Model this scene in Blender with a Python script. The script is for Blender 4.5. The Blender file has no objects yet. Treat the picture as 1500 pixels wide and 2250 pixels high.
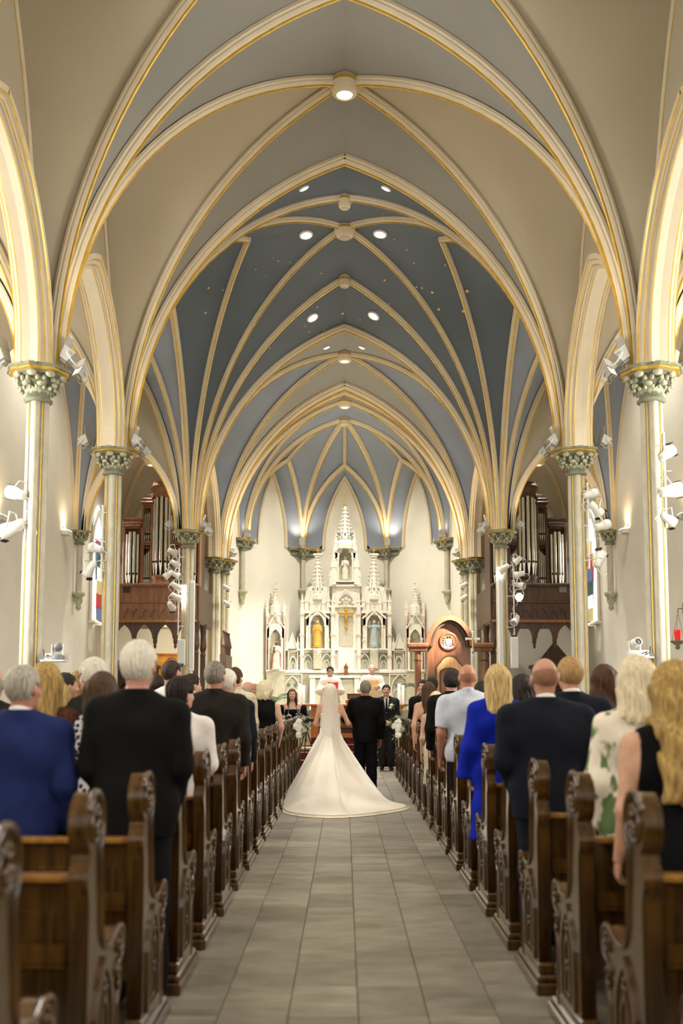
import bpy, math, random
import numpy as np
from mathutils import Vector, Matrix
from mathutils.bvhtree import BVHTree
random.seed(7); rng = np.random.RandomState(7)
S = bpy.context.scene
COL = S.collection

# ------------------------------------------------------------------ camera
CAM_H = 1.49; PITCH = math.radians(5.4); FPX = 2187.0; PX0, PY0 = 757.0, 1329.0
cd = bpy.data.cameras.new('camera'); cam = bpy.data.objects.new('camera', cd); COL.objects.link(cam)
cam.location = (0, 0, CAM_H); cam.rotation_euler = (math.pi/2 + PITCH, 0, 0)
cd.sensor_fit = 'VERTICAL'; cd.sensor_height = 36; cd.sensor_width = 24; cd.lens = FPX/2250*36
cd.shift_x = -(PX0-750)/2250; cd.shift_y = (PY0-1125)/2250
cd.dof.use_dof = True; cd.dof.focus_distance = 15.6; cd.dof.aperture_fstop = 1.6
cd.clip_end = 200
S.camera = cam
S.cycles.max_bounces = 6; S.cycles.diffuse_bounces = 3; S.cycles.glossy_bounces = 2; S.cycles.transmission_bounces = 3; S.cycles.transparent_max_bounces = 4; S.cycles.adaptive_threshold = 0.15
_c, _s = math.cos(PITCH), math.sin(PITCH)
def atY(px, py, Y):
    u = (px-PX0)/FPX; v = (PY0-py)/FPX; ry = _c - v*_s; t = Y/ry
    return Vector((u*t, Y, CAM_H + (_s+v*_c)*t))
def atZ(px, py, Z):
    u = (px-PX0)/FPX; v = (PY0-py)/FPX; rz = _s+v*_c; t = (Z-CAM_H)/rz
    return Vector((u*t, (_c-v*_s)*t, Z))
def atX(px, py, X):
    u = (px-PX0)/FPX; v = (PY0-py)/FPX; t = X/u
    return Vector((X, (_c-v*_s)*t, CAM_H + (_s+v*_c)*t))

# ------------------------------------------------------------------ world, exposure, fill and window light
S.view_settings.view_transform = 'Standard'; S.view_settings.look = 'None'
S.view_settings.exposure = 0.47; S.view_settings.gamma = 1.0; S.view_settings.use_curve_mapping = False
W = bpy.data.worlds.new('sky'); S.world = W; W.use_nodes = True
W.node_tree.nodes['Background'].inputs[0].default_value = (1.0, 0.95, 0.86, 1)
W.node_tree.nodes['Background'].inputs[1].default_value = 0.25
def light(name, typ, loc, target, energy, color, **k):
    l = bpy.data.lights.new(name, typ); l.energy = energy; l.color = color
    for a, b in k.items(): setattr(l, a, b)
    o = bpy.data.objects.new(name, l); COL.objects.link(o); o.location = loc
    d = Vector(target) - Vector(loc); o.rotation_euler = d.to_track_quat('-Z', 'Y').to_euler()
    return o
# fill lights added behind the camera and along the unseen aisle walls
light('west_fill_light', 'AREA', (0, -7.4, 6.2), (0, 10, 5.5), 190, (1.0, 0.98, 0.93), shape='RECTANGLE', size=6.0, size_y=6.5)
for sx in (-1, 1):
    for yy in (-4.0, 2.0, 9.8):
        light('aisle_fill_light', 'AREA', (sx*6.2, yy, 3.6), (0, yy+0.6, 3.6), 240 if yy > 5 else 110, (1.0, 0.98, 0.93), shape='RECTANGLE', size=1.3, size_y=3.2)
    light('organ_bay_window_light', 'AREA', (sx*6.15, 25.0, 4.4), (sx*4.6, 23.6, 4.2), 60, (1.0, 0.95, 0.86), shape='RECTANGLE', size=0.9, size_y=2.2)

# ------------------------------------------------------------------ materials
MAT = {}
def srgb(r, g, b):
    f = lambda c: ((c/255+0.055)/1.055)**2.4 if c > 10 else c/255/12.92
    return (f(r), f(g), f(b), 1)
def mat(name, rgb, rough=0.6, metal=0.0, var=0.06, scale=6.0, bump=0.0, bscale=40.0, stretch=None, rgb2=None, spec=None, sheen=0, emit=None, estr=0, alpha=1, trans=0, subsurf=0, vor=False, ramp=(0.35, 0.65), coat=0):
    if name in MAT: return MAT[name]
    m = bpy.data.materials.new(name); m.use_nodes = True; nt = m.node_tree; N = nt.nodes; L = nt.links
    b = N['Principled BSDF']; base = srgb(*rgb)
    b.inputs['Roughness'].default_value = rough; b.inputs['Metallic'].default_value = metal
    if spec is not None: b.inputs['Specular IOR Level'].default_value = spec
    if sheen: b.inputs['Sheen Weight'].default_value = sheen
    if coat: b.inputs['Coat Weight'].default_value = coat; b.inputs['Coat Roughness'].default_value = 0.15
    if alpha < 1: b.inputs['Alpha'].default_value = alpha
    if trans: b.inputs['Transmission Weight'].default_value = trans
    if subsurf:
        b.inputs['Subsurface Weight'].default_value = subsurf; b.inputs['Subsurface Radius'].default_value = (0.02, 0.008, 0.004)
    tc = N.new('ShaderNodeTexCoord'); mp = N.new('ShaderNodeMapping'); L.new(tc.outputs['Object'], mp.inputs[0])
    if stretch: mp.inputs['Scale'].default_value = stretch
    if vor:
        nz = N.new('ShaderNodeTexVoronoi'); nz.inputs['Scale'].default_value = scale; fac = nz.outputs['Distance']
    else:
        nz = N.new('ShaderNodeTexNoise'); nz.inputs['Scale'].default_value = scale; nz.inputs['Detail'].default_value = 2.5; fac = nz.outputs['Fac']
    L.new(mp.outputs[0], nz.inputs['Vector'])
    cr = N.new('ShaderNodeValToRGB'); cr.color_ramp.elements[0].position = ramp[0]; cr.color_ramp.elements[1].position = ramp[1]
    if rgb2: c0, c1 = base, srgb(*rgb2)
    else:
        c0 = tuple(max(0, x*(1-var)) for x in base[:3])+(1,); c1 = tuple(min(1, x*(1+var)) for x in base[:3])+(1,)
    cr.color_ramp.elements[0].color = c0; cr.color_ramp.elements[1].color = c1
    L.new(fac, cr.inputs[0]); L.new(cr.outputs[0], b.inputs['Base Color'])
    if bump:
        n2 = N.new('ShaderNodeTexNoise'); n2.inputs['Scale'].default_value = bscale; n2.inputs['Detail'].default_value = 1.5
        L.new(mp.outputs[0], n2.inputs['Vector'])
        bp = N.new('ShaderNodeBump'); bp.inputs['Strength'].default_value = bump; bp.inputs['Distance'].default_value = 0.02
        L.new(n2.outputs['Fac'], bp.inputs['Height']); L.new(bp.outputs[0], b.inputs['Normal'])
    if emit:
        b.inputs['Emission Color'].default_value = srgb(*emit); b.inputs['Emission Strength'].default_value = estr
    MAT[name] = m
    return m
M_WALL = mat('wall_plaster', (230, 225, 208), 0.85, var=0.03, scale=1.3)
M_RIB = mat('rib_plaster', (216, 202, 174), 0.6, var=0.03, scale=3)
M_GOLD = mat('gilding', (222, 182, 84), 0.36, metal=0.45, var=0.12, scale=9)
M_CREAM = mat('web_cream', (186, 174, 150), 0.85, var=0.04, scale=0.7)
M_GREY = mat('web_grey_blue', (144, 142, 135), 0.85, var=0.04, scale=0.7)
M_NAVY = mat('web_deep_blue', (92, 102, 110), 0.85, var=0.10, scale=0.6)
M_BLUE = mat('web_sky_blue', (140, 148, 160), 0.85, var=0.06, scale=0.8)
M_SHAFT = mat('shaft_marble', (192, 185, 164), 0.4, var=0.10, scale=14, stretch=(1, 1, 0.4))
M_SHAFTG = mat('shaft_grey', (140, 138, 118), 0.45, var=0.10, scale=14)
M_LEAF = mat('capital_stone', (160, 162, 138), 0.5, var=0.18, scale=18, rgb2=(196, 192, 158))
M_CAP = mat('capital_bell_stone', (128, 130, 108), 0.6, var=0.12, scale=18)
M_WOOD = mat('pew_oak', (52, 33, 11), 0.22, var=0.25, scale=5, stretch=(6, 6, 0.7), rgb2=(80, 53, 20), coat=0.55)
M_WOODL = mat('pew_oak_light', (120, 80, 30), 0.25, var=0.25, scale=5, stretch=(6, 6, 0.7), rgb2=(146, 102, 42), coat=0.4)
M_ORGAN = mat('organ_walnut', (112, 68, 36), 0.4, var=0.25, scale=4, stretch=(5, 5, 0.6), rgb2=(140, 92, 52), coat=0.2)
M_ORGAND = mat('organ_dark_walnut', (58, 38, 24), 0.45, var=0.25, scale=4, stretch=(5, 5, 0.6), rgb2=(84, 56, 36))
M_CHERRY = mat('cherry_wood', (108, 64, 38), 0.38, var=0.15, scale=4, stretch=(5, 5, 0.6), rgb2=(134, 84, 52), coat=0.2)
M_BLOND = mat('blond_wood', (206, 160, 104), 0.4, var=0.1, scale=4, stretch=(4, 4, 0.6))
M_OAKY = mat('honey_oak', (176, 104, 40), 0.35, var=0.15, scale=4, stretch=(4, 4, 0.6), coat=0.2)
M_PIPE = mat('pipe_metal', (206, 202, 190), 0.22, metal=0.9, var=0.05, scale=3)
M_WHITEP = mat('white_paint', (226, 224, 216), 0.4, var=0.02)
M_BLACK = mat('black_plastic', (18, 18, 18), 0.4, var=0.1)
M_DARK = mat('painted_recess', (26, 20, 16), 0.8, var=0.1)  # near-black colour standing in for shade in pipe mouths and door arches
M_GREYP = mat('grey_plastic', (120, 120, 120), 0.4, var=0.05)
M_LAMP = mat('lamp_glow', (255, 244, 220), 0.5, emit=(255, 240, 210), estr=14)
M_LAMPS = mat('spot_glow', (255, 250, 240), 0.5, emit=(255, 248, 235), estr=60)
M_LENS = mat('lamp_lens', (190, 192, 196), 0.15, var=0.05)
M_STONE = mat('altar_marble', (236, 230, 214), 0.5, var=0.05, scale=9)
M_STONE2 = mat('altar_marble_panel', (196, 190, 164), 0.55, var=0.10, scale=16)
M_PINK = mat('altar_pink_marble', (216, 190, 170), 0.5, var=0.06, scale=9)
M_TEAL = mat('altar_green_inlay', (110, 138, 124), 0.5, var=0.1)
M_GILT = mat('bright_gilt', (222, 170, 60), 0.3, metal=0.6, var=0.1)
M_STEEL = mat('brushed_steel', (190, 190, 188), 0.3, metal=0.9)

# ------------------------------------------------------------------ mesh helpers
def link(o): COL.objects.link(o); return o
def tag(o, label=None, cat=None, group=None, kind=None):
    if label: o['label'] = label
    if cat: o['category'] = cat
    if group: o['group'] = group
    if kind: o['kind'] = kind
    return o
def empty(name, loc=(0, 0, 0), rz=0, label=None, cat=None, group=None, kind=None):
    o = bpy.data.objects.new(name, None); link(o); o.location = loc; o.rotation_euler = (0, 0, rz); o.empty_display_size = 0.1
    return tag(o, label, cat, group, kind)
def copy_obj(o, parent, loc=None, rz=None, deep=True):
    c = o.copy(); link(c); c.parent = parent
    if loc is not None: c.location = loc
    if rz is not None: c.rotation_euler = (0, 0, rz)
    if deep:
        for ch in list(o.children): copy_obj(ch, c)
    return c
class MB:
    def __init__(s): s.v = []; s.f = []; s.m = []; s.sm = []
    def add(s, verts, faces, mi=0, smooth=False):
        b = len(s.v); s.v.extend([tuple(p) for p in verts])
        for f in faces: s.f.append(tuple(b+i for i in f)); s.m.append(mi); s.sm.append(smooth)
        return s
    def box(s, c, d, mi=0, rz=0, bev=0.0):
        x, y, z = [k/2 for k in d]; cr, sr = math.cos(rz), math.sin(rz)
        if bev:
            e = min(bev, x*.9, y*.9, z*.9); pts = []
            for sz in (-1, 1):
                for lv in ((0, 1) if sz < 0 else (1, 0)):
                    zz = sz*z if lv == 0 else sz*(z-e); xx = x-e if lv == 0 else x; yy = y-e if lv == 0 else y
                    k = e if lv else 0
                    ring = [(-xx+k, -yy), (xx-k, -yy), (xx, -yy+k), (xx, yy-k), (xx-k, yy), (-xx+k, yy), (-xx, yy-k), (-xx, -yy+k)]
                    pts += [(a, b2, zz) for a, b2 in ring]
            P = [(c[0]+a*cr-b2*sr, c[1]+a*sr+b2*cr, c[2]+q) for a, b2, q in pts]
            F = [tuple(range(7, -1, -1)), tuple(range(24, 32))]
            for l in range(3):
                for i in range(8): j = (i+1) % 8; F.append((l*8+i, l*8+j, l*8+8+j, l*8+8+i))
            return s.add(P, F, mi)
        P = []
        for dz in (-z, z):
            for a, b2 in ((-x, -y), (x, -y), (x, y), (-x, y)):
                P.append((c[0]+a*cr-b2*sr, c[1]+a*sr+b2*cr, c[2]+dz))
        return s.add(P, [(3, 2, 1, 0), (4, 5, 6, 7), (0, 1, 5, 4), (1, 2, 6, 5), (2, 3, 7, 6), (3, 0, 4, 7)], mi)
    def prism(s, poly, o, ux, uy, n, th, mi=0, smooth=False, mside=None):
        """2-D outline poly in plane (ux,uy) at o, pushed th along n"""
        o, ux, uy, n = Vector(o), Vector(ux), Vector(uy), Vector(n); k = len(poly)
        P = [o+ux*a+uy*b for a, b in poly] + [o+ux*a+uy*b+n*th for a, b in poly]
        s.add(P, [tuple(range(k)), tuple(range(2*k-1, k-1, -1))], mi)
        return s.add(P, [(i, k+i, k+(i+1) % k, (i+1) % k) for i in range(k)], mi if mside is None else mside, smooth)
    def ring(s, outer, inner, o, ux, uy, n, th, mi=0):
        """frame between two outlines of equal count (closed)"""
        o, ux, uy, n = Vector(o), Vector(ux), Vector(uy), Vector(n); k = len(outer)
        q = lambda L, e: [o+ux*a+uy*b+n*e for a, b in L]
        P = q(outer, 0)+q(inner, 0)+q(outer, th)+q(inner, th); F = []
        for i in range(k):
            j = (i+1) % k
            F += [(i, j, k+j, k+i), (2*k+j, 2*k+i, 3*k+i, 3*k+j), (j, i, 2*k+i, 2*k+j), (k+i, k+j, 3*k+j, 3*k+i)]
        return s.add(P, F, mi)
    def band(s, path, w, o, ux, uy, n, th, mi=0):
        """flat strip of width w following an open 2-D path"""
        L = []; R = []
        for i, p in enumerate(path):
            a = path[max(i-1, 0)]; b = path[min(i+1, len(path)-1)]
            dx, dy = b[0]-a[0], b[1]-a[1]; l = math.hypot(dx, dy) or 1
            L.append((p[0]-dy/l*w/2, p[1]+dx/l*w/2)); R.append((p[0]+dy/l*w/2, p[1]-dx/l*w/2))
        return s.prism(L+R[::-1], o, ux, uy, n, th, mi)
    def lathe(s, prof, c=(0, 0, 0), n=16, mi=0, smooth=True, squash=(1, 1), rz=0, axis=None):
        P = []; F = []
        Q = Vector((0, 0, 1)).rotation_difference(Vector(axis)) if axis is not None else None
        for r, z in prof:
            for i in range(n):
                a = 2*math.pi*i/n+rz; p = Vector((r*math.cos(a)*squash[0], r*math.sin(a)*squash[1], z))
                if Q: p = Q @ p
                P.append((c[0]+p.x, c[1]+p.y, c[2]+p.z))
        k = len(prof)
        for j in range(k-1):
            for i in range(n):
                i2 = (i+1) % n; F.append((j*n+i, j*n+i2, (j+1)*n+i2, (j+1)*n+i))
        s.add(P, F, mi, smooth)
        return s.add(P, [tuple(range(n-1, -1, -1)), tuple((k-1)*n+i for i in range(n))], mi)
    def tube(s, path, r, n=8, mi=0, caps=True):
        path = [Vector(p) for p in path]; P = []; F = []; rr = r if hasattr(r, '__len__') else [r]*len(path); up = None
        for i, p in enumerate(path):
            t = (path[min(i+1, len(path)-1)]-path[max(i-1, 0)]).normalized()
            if up is None: up = Vector((0, 0, 1)) if abs(t.z) < .9 else Vector((1, 0, 0))
            b = t.cross(up).normalized(); up = b.cross(t).normalized()
            for k in range(n):
                a = 2*math.pi*k/n; P.append(p+(b*math.cos(a)+up*math.sin(a))*rr[i])
        for i in range(len(path)-1):
            for k in range(n): k2 = (k+1) % n; F.append((i*n+k, i*n+k2, (i+1)*n+k2, (i+1)*n+k))
        s.add(P, F, mi, True)
        if caps: s.add(P, [tuple(range(n-1, -1, -1)), tuple((len(path)-1)*n+k for k in range(n))], mi)
        return s
    def ball(s, c, r, mi=0, n=10, m=7):
        r = r if hasattr(r, '__len__') else (r, r, r); P = [(c[0], c[1], c[2]-r[2])]; F = []
        for j in range(1, m):
            a = -math.pi/2+math.pi*j/m
            for i in range(n):
                t = 2*math.pi*i/n; P.append((c[0]+r[0]*math.cos(a)*math.cos(t), c[1]+r[1]*math.cos(a)*math.sin(t), c[2]+r[2]*math.sin(a)))
        P.append((c[0], c[1], c[2]+r[2])); e = len(P)-1
        for i in range(n):
            i2 = (i+1) % n; F.append((0, 1+i2, 1+i)); F.append((e, 1+(m-2)*n+i, 1+(m-2)*n+i2))
            for j in range(m-2): F.append((1+j*n+i, 1+j*n+i2, 1+(j+1)*n+i2, 1+(j+1)*n+i))
        return s.add(P, F, mi, True)
    def grid(s, rows, mi=0, smooth=True, closed=False):
        n = len(rows[0]); P = [p for r in rows for p in r]; F = []
        for j in range(len(rows)-1):
            for i in range(n if closed else n-1):
                i2 = (i+1) % n; F.append((j*n+i, j*n+i2, (j+1)*n+i2, (j+1)*n+i))
        return s.add(P, F, mi, smooth)
    def mesh(s, name, mats):
        me = bpy.data.meshes.new(name); me.from_pydata(s.v, [], s.f)
        for m in (mats if isinstance(mats, (list, tuple)) else [mats]): me.materials.append(m)
        me.polygons.foreach_set('material_index', s.m); me.polygons.foreach_set('use_smooth', s.sm); me.update()
        return me
    def build(s, name, mats, parent=None, loc=(0, 0, 0), rz=0):
        o = bpy.data.objects.new(name, s.mesh(name, mats)); link(o); o.location = loc; o.rotation_euler = (0, 0, rz); o.parent = parent
        return o
def inst(name, me, parent=None, loc=(0, 0, 0), rz=0, scale=None):
    o = bpy.data.objects.new(name, me); link(o); o.location = loc; o.rotation_euler = (0, 0, rz); o.parent = parent
    if scale is not None: o.scale = scale if hasattr(scale, '__len__') else (scale,)*3
    return o
def bridge_fix(me):
    import bmesh
    bm = bmesh.new(); bm.from_mesh(me); bmesh.ops.recalc_face_normals(bm, faces=bm.faces); bm.to_mesh(me); bm.free()

# ------------------------------------------------------------------ arcs, ribs, webs
def arc(p, q, n=20):
    """upright arc from springing p (vertical start) to crown q"""
    p, q = Vector(p), Vector(q); h = Vector((q.x-p.x, q.y-p.y, 0)); a = h.length; b = q.z-p.z
    d = h.normalized() if a > 1e-6 else Vector((1, 0, 0)); out = []
    if b >= a:
        R = (a*a+b*b)/(2*a); t1 = math.asin(min(1, b/R))
        for i in range(n+1):
            t = t1*i/n; out.append(p+d*(R-R*math.cos(t))+Vector((0, 0, R*math.sin(t))))
    else:
        for i in range(n+1):
            t = math.pi/2*i/n; out.append(p+d*(a-a*math.cos(t))+Vector((0, 0, b*math.sin(t))))
    return out
RIBP = [(-1, 0), (-1, .28), (-.74, .4), (-.74, .55), (-.45, .74), (-.19, .82), (-.17, 1), (.17, 1), (.19, .82), (.45, .74), (.74, .55), (.74, .4), (1, .28), (1, 0)]
ARCP = [(-1, 0), (-1, .35), (-.93, .42), (-.80, .45), (-.76, .68), (-.70, .72), (-.52, .74), (-.48, 1), (-.42, 1), (0, .92), (.42, 1), (.48, 1), (.52, .74), (.70, .72), (.76, .68), (.80, .45), (.93, .42), (1, .35), (1, 0)]
def sweep(mb, path, w, d, prof=RIBP, gold=(5, 6, 7), side=None, mi=0, gmi=1):
    """moulded rib below the line path: half-width w, depth d; lies in an upright plane"""
    hv = path[-1]-path[0]; hz = Vector((hv.x, hv.y, 0)); hz = hz.normalized() if hz.length > 1e-5 else Vector((1, 0, 0))
    bn = Vector((-hz.y, hz.x, 0)) if side is None else Vector(side)
    k = len(prof); rows = []
    for i, p in enumerate(path):
        t = (path[min(i+1, len(path)-1)]-path[max(i-1, 0)]).normalized(); nn = t.cross(bn).normalized()
        if nn.dot(hz - Vector((0, 0, 1))) < 0: nn = -nn
        rows.append([p+bn*(u*w)+nn*(v*d) for u, v in prof])
    for j in range(len(rows)-1):
        for i in range(k-1):
            mb.add([rows[j][i], rows[j][i+1], rows[j+1][i+1], rows[j+1][i]], [(0, 1, 2, 3)], gmi if i in gold else mi, False)
    return mb
WEBTRI = []
def web(path_a, path_b, m, parent, name='vault_web', n=8, bulge=0.0):
    mb = MB(); rows = []
    for a, b in zip(path_a, path_b):
        row = []
        for i in range(n+1):
            f = i/n; row.append(a.lerp(b, f)+Vector((0, 0, bulge*4*f*(1-f))))
        rows.append(row)
    mb.grid(rows)
    o = mb.build(name, m, parent); WEBTRI.append(o)
    return o
# ================================================================== the building
XC = 3.65; ZC = 5.39; XW = 6.3
YB = [-7.77, -3.90, -0.03, 3.84, 7.71, 11.58, 15.45]; Y2, Y3, Y4, Y5 = 15.45, 23.0, 27.48, 30.0
R0 = 0.17
def V(*a): return Vector(a)
def rib(p, q, parent, w=0.068, d=0.13, name='rib', n=20, **k):
    if w > .2: k = dict(k, prof=ARCP, gold=(1, 4, 7, 10, 13, 16))
    mb = MB(); sweep(mb, arc(p, q, n), w, d, **k); return mb.build(name, [M_RIB, M_GOLD], parent)
def off(c, t, r=R0):
    d = V(t[0]-c[0], t[1]-c[1], 0).normalized(); return V(c[0]+d.x*r, c[1]+d.y*r, c[2])
def bay(parent, corners, crowns, boss, mats, side_ribs, diag=(0.068, 0.13), n=20):
    """four-part vault: corners A,B,C,D round the bay, crowns of sides AB,BC,CD,DA"""
    for i, c in enumerate(corners):
        nx, pv = crowns[i], crowns[i-1]
        pn, pp, pb = off(c, nx), off(c, pv), off(c, boss)
        an, ap, ab = arc(pn, nx, n), arc(pp, pv, n), arc(pb, boss, n)
        web(ab, an, mats[i], parent); web(ab, ap, mats[i-1], parent)
        if diag: rib(pb, boss, parent, *diag)
        if side_ribs[i]: rib(pn, nx, parent, *side_ribs[i])
        if side_ribs[i-1]: rib(pp, pv, parent, *side_ribs[i-1])
CEIL = empty('ceiling', kind='structure'); tag(CEIL, 'ribbed pointed vault with gilded ribs over the nave')
CEILA = empty('ceiling_aisle', kind='structure'); tag(CEILA, 'cream rib vaults over the side aisles')
CEILX = empty('ceiling_crossing', kind='structure'); tag(CEILX, 'deep blue star vault with gold stars over the crossing')
CEILP = empty('ceiling_apse', kind='structure'); tag(CEILP, 'blue rib vault over chancel and apse')
TR = (0.075, 0.15); WR = (0.035, 0.05); AR = (0.22, 0.2)
for i in range(len(YB)-1):
    ya, yb = YB[i], YB[i+1]; ym = (ya+yb)/2
    A, B, C, D = V(-XC, ya, ZC), V(XC, ya, ZC), V(XC, yb, ZC), V(-XC, yb, ZC)
    bay(CEIL, [A, B, C, D], [V(0, ya, 10.30), V(XC, ym, 10.15), V(0, yb, 10.30), V(-XC, ym, 10.15)], V(0, ym, 10.36),
        [M_GREY, M_CREAM, M_GREY, M_CREAM], [TR, WR, None, WR])
    for sx in (-1, 1):
        x0 = sx*XC; x1 = sx*XW; xm = (x0+x1)/2
        cr = [V(x0, ya, ZC), V(x1, ya, ZC), V(x1, yb, ZC), V(x0, yb, ZC)]
        bay(CEILA, cr, [V(xm, ya, 7.25), V(x1, ym, 7.45), V(xm, yb, 7.25), V(x0, ym, 7.72)], V(xm, ym, 7.55), [M_CREAM]*4, [(0.06, 0.12), WR, None, AR], (0.05, 0.10))
        for yy in (ya, yb):     # spandrel wall between arcade arch and vault
            c = V(x0, yy, ZC)
            web(arc(off(c, (x0, ym)), V(x0, ym, 7.72)), arc(off(c, (x0, ym)), V(x0, ym, 10.15)), M_CREAM, CEIL, 'spandrel_wall', 4)
rib(off((-XC, Y2, ZC), (0, Y2)), V(0, Y2, 10.3), CEIL, 0.085, 0.16); rib(off((XC, Y2, ZC), (0, Y2)), V(0, Y2, 10.3), CEIL, 0.085, 0.16)
# crossing: star vault
YX = (Y2+Y3)/2; BX = V(0, YX, 10.98)
for sy, yc, zt, zap in ((1, Y2, 10.62, 10.3), (-1, Y3, 10.75, 10.38)):
    for sx in (-1, 1):
        c = V(sx*XC, yc, ZC)
        tg = [V(0, yc, zap), V(0, (yc+YX)/2, zt), BX, V(sx*1.93, YX, 10.72), V(sx*XC, YX, 10.25)]
        arcs = [arc(off(c, t, 0.2), t, 24) for t in tg]
        for k in range(4): web(arcs[k], arcs[k+1], M_NAVY, CEILX, n=6)
        for k in range(1, 5): sweep_o = rib(off(c, tg[k], 0.2), tg[k], CEILX, 0.06, 0.12, n=24)
        if sy < 0: rib(off(c, tg[0]), tg[0], CEILX, 0.08, 0.16)
for sx in (-1, 1):              # transept arms
    x0, x1 = sx*XC, sx*XW; xm = (x0+x1)/2
    cr = [V(x0, Y2, ZC), V(x1, Y2, ZC), V(x1, Y3, ZC), V(x0, Y3, ZC)]
    bay(CEILX, cr, [V(xm, Y2, 9.5), V(x1, YX, 10.0), V(xm, Y3, 9.5), V(x0, YX, 10.25)], V(xm, YX, 10.1), [M_BLUE]*4, [None, WR, (0.09, 0.16), (0.075, 0.14)], (0.055, 0.10))
    web(arc(off(cr[3], (xm, Y3)), V(xm, Y3, 7.6)), arc(off(cr[3], (xm, Y3)), V(xm, Y3, 9.5)), M_CREAM, CEILX, 'spandrel_wall', 4)
    web(arc(off(cr[2], (xm, Y3)), V(xm, Y3, 7.6)), arc(off(cr[2], (xm, Y3)), V(xm, Y3, 9.5)), M_CREAM, CEILX, 'spandrel_wall', 4)
    web(arc(off(cr[0], (xm, Y2)), V(xm, Y2, 7.25)), arc(off(cr[0], (xm, Y2)), V(xm, Y2, 9.5)), M_CREAM, CEILX, 'spandrel_wall', 4)
    web(arc(off(cr[1], (xm, Y2)), V(xm, Y2, 7.25)), arc(off(cr[1], (xm, Y2)), V(xm, Y2, 9.5)), M_CREAM, CEILX, 'spandrel_wall', 4)
    # organ chamber bay
    cr = [V(x0, Y3, ZC), V(x1, Y3, ZC), V(x1, Y4, ZC), V(x0, Y4, ZC)]; ym = (Y3+Y4)/2
    bay(CEILA, cr, [V(xm, Y3, 7.6), V(x1, ym, 7.6), V(xm, Y4, 7.6), V(x0, ym, 7.75)], V(xm, ym, 7.75), [M_CREAM]*4, [(0.09, 0.16), WR, WR, AR], (0.055, 0.10))
    for yy in (Y3, Y4):
        c = V(x0, yy, ZC); web(arc(off(c, (x0, ym)), V(x0, ym, 7.75)), arc(off(c, (x0, ym)), V(x0, ym, 10.2)), M_CREAM, CEILP, 'spandrel_wall', 4)
# chancel bay
ym = (Y3+Y4)/2
bay(CEILP, [V(-XC, Y3, ZC), V(XC, Y3, ZC), V(XC, Y4, ZC), V(-XC, Y4, ZC)], [V(0, Y3, 10.38), V(XC, ym, 10.2), V(0, Y4, 10.42), V(-XC, ym, 10.2)], V(0, ym, 10.5), [M_GREY, M_BLUE, M_GREY, M_BLUE], [None, WR, None, WR], (0.065, 0.13))
for sx in (-1, 1):
    rib(off((sx*XC, Y4, ZC), (0, Y4)), V(0, Y4, 10.42), CEILP, 0.12, 0.24)
    rib(off((sx*XC, Y4+.2, ZC), (0, Y4)), V(0, Y4+.2, 10.25), CEILP, 0.07, 0.15)
ZS = 6.3; S0 = [V(-3.2, Y5, ZS), V(3.2, Y5, ZS)]; S1 = [V(-1.38, 32.0, ZS), V(1.38, 32.0, ZS)]
BA = V(0, Y5, 10.12); yq = Y4+.2; ym2 = 28.45
bay(CEILP, [V(-3.5, yq, ZC), V(3.5, yq, ZC), V(3.2, Y5, ZS), V(-3.2, Y5, ZS)], [V(0, yq, 10.25), V(3.35, ym2, 9.6), BA, V(-3.35, ym2, 9.6)], V(0, ym2, 10.22), [M_GREY, M_BLUE, M_BLUE, M_BLUE], [None, WR, (0.075, 0.14), WR], (0.06, 0.12))
def apse_facet(P, Q, N, L, f0):
    pf, qf = P.lerp(Q, f0), P.lerp(Q, 1-f0)
    for a, b in ((P, pf), (Q, qf)):
        inn = arc(a, N, 14); wl = arc(b, L, 14)
        web(inn, wl, M_BLUE, CEILP, n=5)
        mb = MB(); sweep(mb, inn, 0.07, 0.13); mb.build('rib', [M_RIB, M_GOLD], CEILP)
        mb = MB(); sweep(mb, wl, 0.055, 0.10); mb.build('rib', [M_RIB, M_GOLD], CEILP)
        ridge = [N.lerp(BA, i/8)+V(0, 0, .25*math.sin(math.pi*i/8)) for i in range(9)]
        big = arc(a, BA, 22)
        web(big, inn+ridge[1:], M_BLUE, CEILP, n=6)
    mb = MB(); sweep(mb, ridge, 0.05, 0.10, side=V(-(BA-N).y, (BA-N).x, 0).normalized()); mb.build('rib', [M_RIB, M_GOLD], CEILP)
apse_facet(S1[0], S1[1], V(0, 31.2, 8.95), V(0, 32.0, 8.78), 0.235)
apse_facet(S0[0], S1[0], V(-1.77, 30.4, 8.95), V(-2.29, 31.0, 8.72), 0.26)
apse_facet(S0[1], S1[1], V(1.77, 30.4, 8.95), V(2.29, 31.0, 8.72), 0.26)
for s in S1: rib(s, BA, CEILP, 0.075, 0.14, n=22)
# bosses with a recessed lamp
def boss(parent, p, r=0.2):
    mb = MB(); mb.lathe([(r*.9, .05), (r*1.1, -.02), (r*1.1, -.1), (r*.95, -.14), (r*.9, -.2), (r*.62, -.24), (r*.55, -.2), (r*.5, -.12), (0.001, -.12)], n=20)
    mb.lathe([(r*1.13, -.05), (r*1.16, -.07), (r*1.13, -.09)], n=20, mi=1)
    o = mb.build('boss', [M_RIB, M_GOLD], parent, loc=p)
    return o
LAMPS = []
def boss_lamp(parent, p, r, energy):
    b = boss(parent, p, r); mb = MB(); mb.lathe([(r*.48, -.16), (r*.48, -.175), (0.001, -.18)], n=16); mb.build('lamp', M_LAMP, b)
    if energy: light('boss_downlight', 'SPOT', (p[0], p[1], p[2]-.3), (p[0], p[1], 0), energy, (1.0, 0.955, 0.88), spot_size=math.radians(130), spot_blend=0.9, shadow_soft_size=0.12)
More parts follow.
